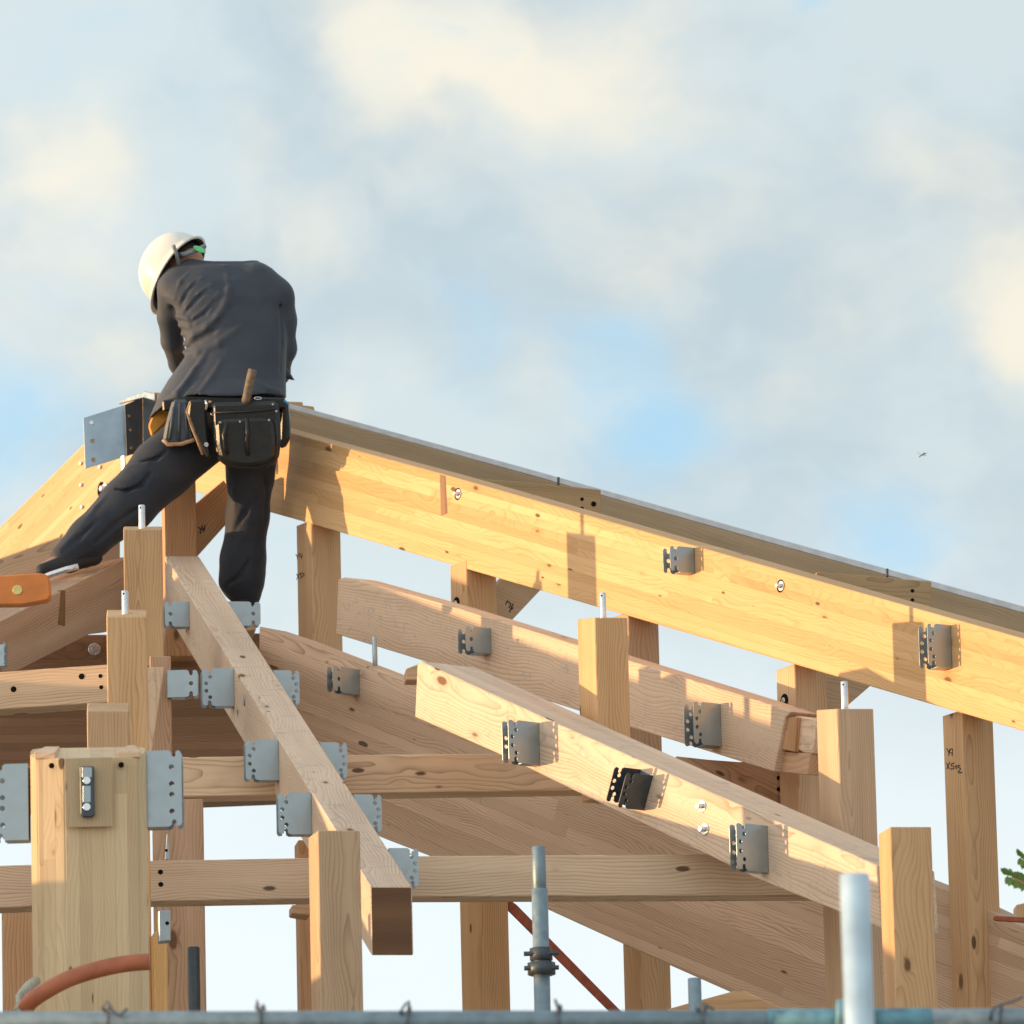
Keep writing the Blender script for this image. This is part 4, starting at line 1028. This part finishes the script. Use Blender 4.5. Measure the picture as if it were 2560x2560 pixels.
# --- shoes
for (nm, c0, c1, c2) in (('shoe', wl(245, 1392, -.28), wl(185, 1405, -.34), wl(122, 1424, -.42)), ('shoe', wl(608, 1506, .03), wl(606, 1508, .10), wl(602, 1512, .20))):
    Sx = Field(np.minimum(np.minimum(c0, c1), c2)-.08, np.maximum(np.maximum(c0, c1), c2)+.08, .007)
    Sx.chain([(c0, .034), (c1, .038), (c2, .028)], .02)
    Sx.mesh(nm, M['rubber'], PER)
# --- helmet (dome + brim as a lathe-like shell)
def helmet():
    upv = Vector((-.66, .40, .46)).normalized()
    fwd = (Vector((-.60, .25, -.82)) - upv*Vector((-.60, .25, -.82)).dot(upv)).normalized()
    sd = fwd.cross(upv).normalized()
    c = Vector(wl(438, 676, .24))
    bm = bmesh.new(); n = 48; rings = []
    a, b_, h = .158, .128, .162
    def ring(f, z, ex=0):
        r = []
        for i in range(n):
            th = 2*math.pi*i/n; cf, sf = math.cos(th), math.sin(th)
            e = ex*(1.0+1.4*max(0, cf)**2)
            r.append(bm.verts.new(c+fwd*(cf*(a*f+e))+sd*(sf*(b_*f+e*.6))+upv*z))
        return r
    for k in range(1, 15):
        t = k/14*math.pi/2
        rings.append(ring(math.sin(t)**.92, h*math.cos(t)**.85 if k < 14 else 0))
    rings.append(ring(1.0, -.004, .012)); rings.append(ring(1.0, -.008, .016)); rings.append(ring(.985, -.010, .008)); 
    top = bm.verts.new(c+upv*h)
    for i in range(n): bm.faces.new((top, rings[0][i], rings[0][(i+1) % n]))
    inner = []
    for k in range(14, 2, -2):
        t = k/14*math.pi/2
        inner.append(ring(math.sin(t)**.92*.965, (h-.006)*math.cos(t)**.85 if k < 14 else -.004))
    allr = rings+inner
    for r1, r2 in zip(allr, allr[1:]):
        for i in range(n): bm.faces.new((r1[i], r1[(i+1) % n], r2[(i+1) % n], r2[i]))
    bm.faces.new(inner[-1])
    bmesh.ops.recalc_face_normals(bm, faces=bm.faces)
    me = bpy.data.meshes.new('helmet'); bm.to_mesh(me); bm.free()
    me.materials.append(M['helmet']); me.materials.append(M['helmin'])
    for p in me.polygons:
        p.use_smooth = True
    nf = len(me.polygons)
    for p in me.polygons[n+16*n:]: p.material_index = 1
    o = bpy.data.objects.new('helmet', me); COL.objects.link(o); o.matrix_world = WM; o.parent = PER; o.matrix_parent_inverse = PER.matrix_world.inverted()
    return o, c, upv, fwd, sd
HM, hc, hu, hf, hsd = helmet()
Hh = Field(HD-.15, HD+.15, .006)
Hh.ell(HD+np.array([.004, -.012, .022]), (.086, .100, .108), .02)
Hh.d = np.maximum(Hh.d, -(Hh.ax[2][None, None, :]-(HD[2]+.042)) + 0*Hh.d)
Hh.d = np.maximum(Hh.d, (Hh.ax[1][None, :, None]-(HD[1]+.05)) + 0*Hh.d)
Hh.mesh('hair', M['hair'], PER)
def wpath(nm, pts, r, mat, par, flat=None): return path_tube(nm, [W(*p) for p in pts], r, mat, par, 8)
wpath('chin_strap', [(431, 612, .10), (438, 634, .125), (444, 660, .13)], .0085, M['strap'], HM)
wpath('neck_band', [(440, 634, .15), (462, 632, .13), (490, 622, .13), (508, 612, .16)], .010, M['strap'], HM)
gp = []
for i in range(14):
    t = 2*math.pi*i/14; gx, gy = 17*math.cos(t), 6.5*math.sin(t)
    ca, sa = math.cos(.42), math.sin(.42); gp.append((496+gx*ca-gy*sa, 621+gx*sa+gy*ca))
wprism('size_dial', gp, .108, .014, M['green'], HM, .002)
# --- tool belt
BELT = wprism('tool_belt', [(410, 1003), (480, 990), (560, 992), (716, 996), (718, 1022), (560, 1020), (480, 1022), (412, 1030)], -.175, .05, M['leather'], PER, .006)
def pouch(nm, pts, q, th, mat, par, bev=.01): return wprism(nm, pts, q, th, mat, par, bev)
P1_ = pouch('pouch', [(533, 1008), (700, 1004), (705, 1060), (706, 1110), (700, 1150), (680, 1168), (640, 1176), (595, 1174), (560, 1162), (541, 1135), (535, 1080)], -.255, .085, M['leather'], BELT, .016)
pk = pouch('front_pocket', [(545, 1058), (560, 1050), (676, 1046), (688, 1056), (694, 1110), (690, 1148), (668, 1160), (625, 1166), (585, 1162), (556, 1146), (548, 1110)], -.285, .035, M['leather'], P1_, .013)
for (pp, r) in (([(573, 1056, -.288), (566, 1090, -.298), (570, 1118, -.298), (574, 1136, -.288)], .0085), ([(623, 1048, -.288), (624, 1085, -.298), (622, 1115, -.298), (626, 1138, -.288)], .0085)):
    wpath('pleat', pp, r, M['leather'], pk)
for (x, y) in ((542, 1020), (535, 1038), (687, 1013), (696, 1030), (557, 1058), (606, 1056), (678, 1052)):
    disc('rivet', W(x, y, -.262 if y < 1045 else -.292), -FW, .0042, .003, M['bolt'], P1_, 10)
wpath('piping', [(541, 1056, -.262), (546, 1110, -.262), (560, 1150, -.262), (600, 1168, -.262), (650, 1170, -.262), (690, 1150, -.262), (697, 1100, -.262), (694, 1050, -.262)], .0035, M['leather'], P1_)
wpath('piping', [(538, 1034, -.262), (620, 1032, -.264), (696, 1024, -.262)], .0035, M['leather'], P1_)
hp = pouch('tool_holster', [(478, 1002), (512, 1000), (520, 1012), (528, 1100), (536, 1142), (524, 1148), (512, 1128), (488, 1080), (474, 1040)], -.25, .05, M['leather'], BELT, .010)
wpath('binding', [(482, 1006, -.255), (473, 1030, -.26), (484, 1065, -.262), (500, 1105, -.262), (513, 1138, -.258)], .0045, M['tan'], hp)
disc('rivet', W(522, 1113, -.256), -FW, .009, .004, M['bolt'], hp, 12)
wpath('buckle', [(520, 1003, -.26), (524, 1012, -.262), (521, 1026, -.262)], .005, M['bolt'], BELT)
wpath('buckle', [(528, 1006, -.262), (535, 1008, -.262)], .005, M['tan'], BELT)
sp_ = pouch('side_pouch', [(437, 1000), (476, 1000), (484, 1050), (494, 1098), (470, 1112), (424, 1113), (412, 1104), (420, 1060)], -.22, .05, M['leatherb'], BELT, .012)
wpath('binding', [(414, 1100, -.225), (425, 1112, -.228), (460, 1111, -.230), (492, 1100, -.228)], .0085, M['tan'], sp_)
for (a, b) in (((440, 1020), (430, 1100)), ((455, 1010), (452, 1104)), ((468, 1015), (475, 1100))): wpath('fold', [(a[0], a[1], -.218), (b[0], b[1], -.226)], .006, M['leatherb'], sp_)
sp2 = pouch('side_pouch', [(704, 1002), (722, 1004), (727, 1060), (726, 1098), (712, 1122), (700, 1120)], -.15, .16, M['leather'], BELT, .012)
wpath('clip', [(706, 1001, -.16), (714, 1003, -.17), (722, 1012, -.16)], .0065, M['blue'], BELT)
wpath('ring', [(650+9*math.cos(t), 998+3*math.sin(t), -.262) for t in [i*2*math.pi/10 for i in range(11)]], .0018, M['bolt'], BELT)
HMR = wpath('hammer', [(617, 1012, -.235), (622, 995, -.238), (630, 955, -.242), (636, 930, -.244), (637, 926, -.244)], .0175, M['grip'], None)
tag(HMR, 'tape wrapped hammer handle standing out of the worker pouch', 'hammer')
# ================================================================== INSECT, TREE
IN = bpy.data.objects.new('dragonfly', None); COL.objects.link(IN); IN.location = at(2303, 1137, 24)
bpy.context.view_layer.update()
tag(IN, 'tiny dragonfly hovering in the sky at the right', 'insect')
path_tube('insect_body', [at(2297, 1143, 24), at(2302, 1139, 24), at(2310, 1134, 24), at(2313, 1132, 24)], .0016, M['wire'], IN, 8, rs=[.0010, .0019, .0021, .0012])
for (p1, p2) in (((2291, 1129), (2294, 1133)), ((2316, 1138), (2312, 1140)), ((2296, 1128), (2299, 1131)), ((2318, 1132), (2316, 1135))):
    fr = [at(2303, 1138, 24), at(*p1, 24.01), at(*p2, 24.02)]; solid('wing', fr, [p+Vector((0, .0006, 0)) for p in fr], M['wing'], fr[1]-fr[0], Vector((0, 1, 0)), 0, IN)
def leaves(bm, c, n, R, size):
    for _ in range(n):
        v = Vector((random.gauss(0, 1), random.gauss(0, 1), random.gauss(0, .8)))
        v = v.normalized()*R*random.random()**.45
        p = c+v
        d = Vector((random.gauss(0, 1), random.gauss(0, 1), random.gauss(-.5, .7))).normalized()
        s = d.cross(Vector((random.gauss(0, 1), random.gauss(0, 1), random.gauss(0, 1)))).normalized()
        L = size*random.uniform(.7, 1.3); w = L*.22; nn = d.cross(s)*L*.06
        q = [bm.verts.new(x) for x in (p, p+d*L*.35+s*w+nn, p+d*L*.75+s*w*.7+nn, p+d*L, p+d*L*.75-s*w*.7+nn, p+d*L*.35-s*w+nn)]
        bm.faces.new(q)
TR = bpy.data.objects.new('leafy_tree', None); COL.objects.link(TR)
tc_ = at(2900, 2600, 36); TR.location = (tc_.x, tc_.y, 0); bpy.context.view_layer.update()
tag(TR, 'green tree whose leafy twigs poke in at the right edge', 'tree')
base = Vector((tc_.x, tc_.y, 0)); topc = at(2900, 2330, 36)
path_tube('trunk', [base, base+Vector((.1, 0, 2)), base+Vector((0, .1, 4.2)), topc-Vector((0, 0, .6))], .2, M['bark'], TR, 12, rs=[.22, .17, .12, .06])
tips = [at(2530, 2192, 36), at(2562, 2148, 36.1), at(2560, 2200, 36.2), at(2620, 2120, 36.3), at(2600, 2260, 35.9)]
for t in tips: path_tube('limb', [topc-Vector((0, 0, .5)), (topc+t)/2-Vector((0, 0, .05)), t], .03, M['bark'], TR, 6, rs=[.05, .02, .004])
bm = bmesh.new()
for _ in range(70):
    v = Vector((random.gauss(0, 1), random.gauss(0, 1), random.gauss(0, .8))).normalized()*random.uniform(.2, .62)
    leaves(bm, topc+Vector((.25, .1, -.35))+v, 60, .22, .09)
# hand-placed leaflets on the twigs that enter the frame
def leaflet(p, d, L):
    s = d.cross(Vector((0, 1, 0))).normalized(); w = L*.24
    q = [bm.verts.new(x) for x in (p, p+d*L*.35+s*w, p+d*L*.75+s*w*.75, p+d*L, p+d*L*.75-s*w*.75, p+d*L*.35-s*w)]; bm.faces.new(q)
for tip in tips[:3]:
    ax = (tip-topc).normalized()
    for i in range(8):
        p = tip-ax*(.012*i-.02)
        for s in (-1, 1): leaflet(p, Vector((-.35+random.uniform(-.2, .2), random.uniform(-.3, .3), s*1.0 if s < 0 else .5)).normalized(), random.uniform(.035, .055))
me = bpy.data.meshes.new('crown'); bm.to_mesh(me); bm.free()
link('crown', me, M['leaf'], TR, Matrix.Identity(4))
# ================================================================== GROUND and an added unseen block at left, shaped to shade the lower frame
m, nt, b = newmat('gravel_ground'); T = NT(nt); tc = T.n('ShaderNodeTexCoord')
n1 = T.n('ShaderNodeTexNoise'); n1.inputs['Scale'].default_value = 3; n1.inputs['Detail'].default_value = 8; T.L(tc.outputs['Object'], n1.inputs['Vector'])
T.L(T.mix(n1.outputs[0], (.30, .26, .21), (.42, .38, .31)), b.inputs['Base Color']); b.inputs['Roughness'].default_value = .9
bm = bmesh.new(); vs = [bm.verts.new(v) for v in ((-400, -100, 0), (400, -100, 0), (400, 700, 0), (-400, 700, 0))]; bm.faces.new(vs)
me = bpy.data.meshes.new('ground'); bm.to_mesh(me); bm.free(); g = link('ground', me, m); tag(g, kind='structure')
def wing():  # unseen mass added at left, stepped top shaped to shade chosen timbers
    X0, X1 = -4.4, -4.0
    Z = lambda y: 1.6 + 3.78 + (y-23.6)*.385
    prof = [(21.6, 5.5), (23.3, 5.5), (23.8, 5.34), (24.3, 5.34), (25.2, 5.64), (25.7, 5.87), (26.27, 6.21), (26.6, 6.38), (27.2, 6.68), (27.5, 6.80), (28.7, 7.28), (30.0, 7.86), (31.0, 7.95), (33.0, 8.0)]
    fr = [Vector((X1, 21.6, 0)), Vector((X1, 33.0, 0))] + [Vector((X1, y, z)) for y, z in reversed(prof)]
    bk = [p+Vector((-3.0, 0, 0)) for p in fr]
    root = solid('shade_block', fr, bk, plain('shade_block_side', (.55, .40, .26), .8, 0, .15, 3), Vector((0, 1, 0)), Vector((-1, 0, 0)), .004)
    tag(root, 'unseen block added left of the frame to shade the lower timbers', 'house')
    r = [Vector((X1+.15, y, z+.004)) for y, z in prof] + [Vector((X1+.15, y, z+.03)) for y, z in reversed(prof)]
    solid('roof', r, [p+Vector((-3.3, 0, 0)) for p in r], plain('shade_block_top', (.06, .06, .065), .8, 0, .2, 8), Vector((0, 1, 0)), Vector((-1, 0, 0)), .003, root)  # top sheet of the added shading mass
wing()
# ================================================================== LIGHT and SKY
SUN_EL = math.radians(2.1); SUN_A = math.radians(0.5)          # straight from the left
sv = Vector((-math.cos(SUN_A)*math.cos(SUN_EL), -math.sin(SUN_A)*math.cos(SUN_EL), math.sin(SUN_EL)))
sl_ = bpy.data.lights.new('sun', 'SUN'); sl_.energy = 5.0; sl_.angle = math.radians(.5); sl_.color = (1.0, .625, .30)
so = bpy.data.objects.new('sun', sl_); COL.objects.link(so); so.rotation_euler = sv.to_track_quat('Z', 'Y').to_euler()
wd = bpy.data.worlds.new('World'); SC.world = wd; wd.use_nodes = True; nt = wd.node_tree
for n in list(nt.nodes): nt.nodes.remove(n)
T = NT(nt)
out = T.n('ShaderNodeOutputWorld'); bg = T.n('ShaderNodeBackground'); T.L(bg.outputs[0], out.inputs[0])
sky = T.n('ShaderNodeTexSky', sky_type='NISHITA'); sky.sun_disc = False; sky.sun_elevation = max(SUN_EL, math.radians(2)); sky.sun_rotation = math.atan2(sv.x, sv.y); sky.air_density = 1.0; sky.dust_density = .5; sky.ozone_density = 2.0
tc = T.n('ShaderNodeTexCoord'); D0 = tc.outputs['Generated']
nz = T.n('ShaderNodeTexNoise'); nz.inputs['Scale'].default_value = 22; nz.inputs['Detail'].default_value = 5; nz.inputs['Roughness'].default_value = .55; T.L(D0, nz.inputs['Vector'])
wv = T.vec('SCALE', T.vec('SUBTRACT', nz.outputs['Color'], (.5, .5, .5))); wv.node.inputs[3].default_value = .034
D = T.vec('ADD', D0, wv)
def dirv(px, py): return tuple(ray(px, py).normalized())
def blob(px, py, rpx, amp):
    dd = T.vec('DISTANCE', D, dirv(px, py))
    return T.maprange(dd, rpx/F, 0.0, 0.0, amp, True)
def add(a, b): return T.math('ADD', a, b)
n2 = T.n('ShaderNodeTexNoise'); n2.inputs['Scale'].default_value = 17; n2.inputs['Detail'].default_value = 6; n2.inputs['Roughness'].default_value = .5
T.L(T.vec('MULTIPLY', D0, (1, 1, 1.7)), n2.inputs['Vector'])
n3 = T.n('ShaderNodeTexNoise'); n3.inputs['Scale'].default_value = 48; n3.inputs['Detail'].default_value = 6; n3.inputs['Roughness'].default_value = .55
T.L(T.vec('MULTIPLY', D, (1, 1, 1.6)), n3.inputs['Vector'])
n4 = T.n('ShaderNodeTexNoise'); n4.inputs['Scale'].default_value = 95; n4.inputs['Detail'].default_value = 7; n4.inputs['Roughness'].default_value = .6; n4.inputs['Distortion'].default_value = .35
T.L(T.vec('MULTIPLY', D, (1, 1, 1.5)), n4.inputs['Vector'])
def cen(n): return T.math('SUBTRACT', n.outputs[0], .5)
tex = add(T.math('MULTIPLY', cen(n2), 1.0), add(T.math('MULTIPLY', cen(n3), 1.1), T.math('MULTIPLY', cen(n4), .45)))
# blue gaps
blue = None
for args in [(1560, 1130, 300, .95), (1180, 790, 200, .6), (1450, 850, 190, .55), (2190, 1340, 280, .95), (2020, 30, 130, .9), (60, 1090, 300, .9), (1150, 1040, 220, .45), (430, 370, 200, .4), (100, 200, 300, .35), (1850, 1200, 220, .5), (820, 1380, 260, .4), (1500, 1900, 500, .2), (320, 60, 260, .3)]:
    bb = blob(*args); blue = bb if blue is None else add(blue, bb)
blue = T.maprange(T.math('ADD', blue, T.math('MULTIPLY', tex, 1.1)), .06, 1.1, 0, 1, True)
cream = None
for args in [(1380, 190, 400, .95), (1100, 90, 330, .6), (1620, 110, 300, .5), (90, 480, 330, .9), (520, 430, 220, .6), (2430, 760, 300, .95), (1040, 330, 300, .45), (2480, 900, 200, .5), (60, 820, 380, .35), (900, 60, 260, .5), (1260, 1010, 180, .3), (300, 900, 300, .3), (2050, 750, 260, .25), (2200, 200, 320, .25), (1700, 420, 400, .3), (2300, 420, 300, .35), (750, 620, 260, .4), (1500, 650, 240, .35), (900, 1000, 240, .4), (1980, 1000, 260, .4)]:
    bb = blob(*args); cream = bb if cream is None else add(cream, bb)
cream = T.maprange(T.math('ADD', cream, T.math('MULTIPLY', tex, 1.25)), .0, 1.15, 0, 1, True)
sepd = T.n('ShaderNodeSeparateXYZ'); T.L(D0, sepd.inputs[0])
lowf = T.maprange(sepd.outputs[2], math.sin(math.radians(12.6)), math.sin(math.radians(8.8)), 0, 1, True)
grey = T.maprange(add(n2.outputs[0], T.math('MULTIPLY', cen(n4), .2)), .40, .62, 0, 1, True)
base = T.mix(grey, (.67, .76, .785), (.535, .635, .69))
base = T.mix(T.math('MULTIPLY', cream, .95), base, (.97, .895, .74))
ac = T.mix(T.math('MULTIPLY', blue, .82), base, (.40, .69, .92))
ac = T.mix(T.math('MULTIPLY', lowf, .9), ac, (.90, .97, 1.0))
skyc = T.vec('SCALE', sky.outputs[0]); skyc.node.inputs[3].default_value = .10
fin = T.vec('ADD', ac, T.vec('SCALE', skyc)); fin.node.inputs[1]
x_ = T.vec('SCALE', sky.outputs[0]); x_.node.inputs[3].default_value = .06
fin = T.vec('ADD', ac, x_)
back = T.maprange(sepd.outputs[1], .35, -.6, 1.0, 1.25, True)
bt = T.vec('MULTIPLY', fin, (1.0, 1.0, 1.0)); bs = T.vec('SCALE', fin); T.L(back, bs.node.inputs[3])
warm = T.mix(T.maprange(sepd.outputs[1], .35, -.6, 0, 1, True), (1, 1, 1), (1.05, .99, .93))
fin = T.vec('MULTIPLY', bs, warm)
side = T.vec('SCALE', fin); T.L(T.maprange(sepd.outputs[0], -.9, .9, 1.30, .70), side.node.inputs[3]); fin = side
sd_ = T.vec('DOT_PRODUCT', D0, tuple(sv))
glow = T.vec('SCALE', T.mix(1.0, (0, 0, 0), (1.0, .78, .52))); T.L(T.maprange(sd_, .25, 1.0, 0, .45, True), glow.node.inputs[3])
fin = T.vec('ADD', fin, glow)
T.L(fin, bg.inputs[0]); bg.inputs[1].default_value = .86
# ------------------------------------------------------------------ camera object
cd = bpy.data.cameras.new('camera'); cam = bpy.data.objects.new('camera', cd); COL.objects.link(cam)
cd.sensor_width = 36; cd.lens = F/2560*36; cd.clip_start = .5; cd.clip_end = 3000
bk_ = -FW
cam.matrix_world = Matrix(((RT.x, UP.x, bk_.x, CAMP.x), (RT.y, UP.y, bk_.y, CAMP.y), (RT.z, UP.z, bk_.z, CAMP.z), (0, 0, 0, 1)))
cd.dof.use_dof = True; cd.dof.focus_distance = 28.0; cd.dof.aperture_fstop = cd.lens/1000/.025
SC.camera = cam
SC.view_settings.view_transform = 'Standard'; SC.view_settings.look = 'None'; SC.view_settings.exposure = 0.18; SC.view_settings.gamma = 1.0; SC.view_settings.use_curve_mapping = False
# uniquely name
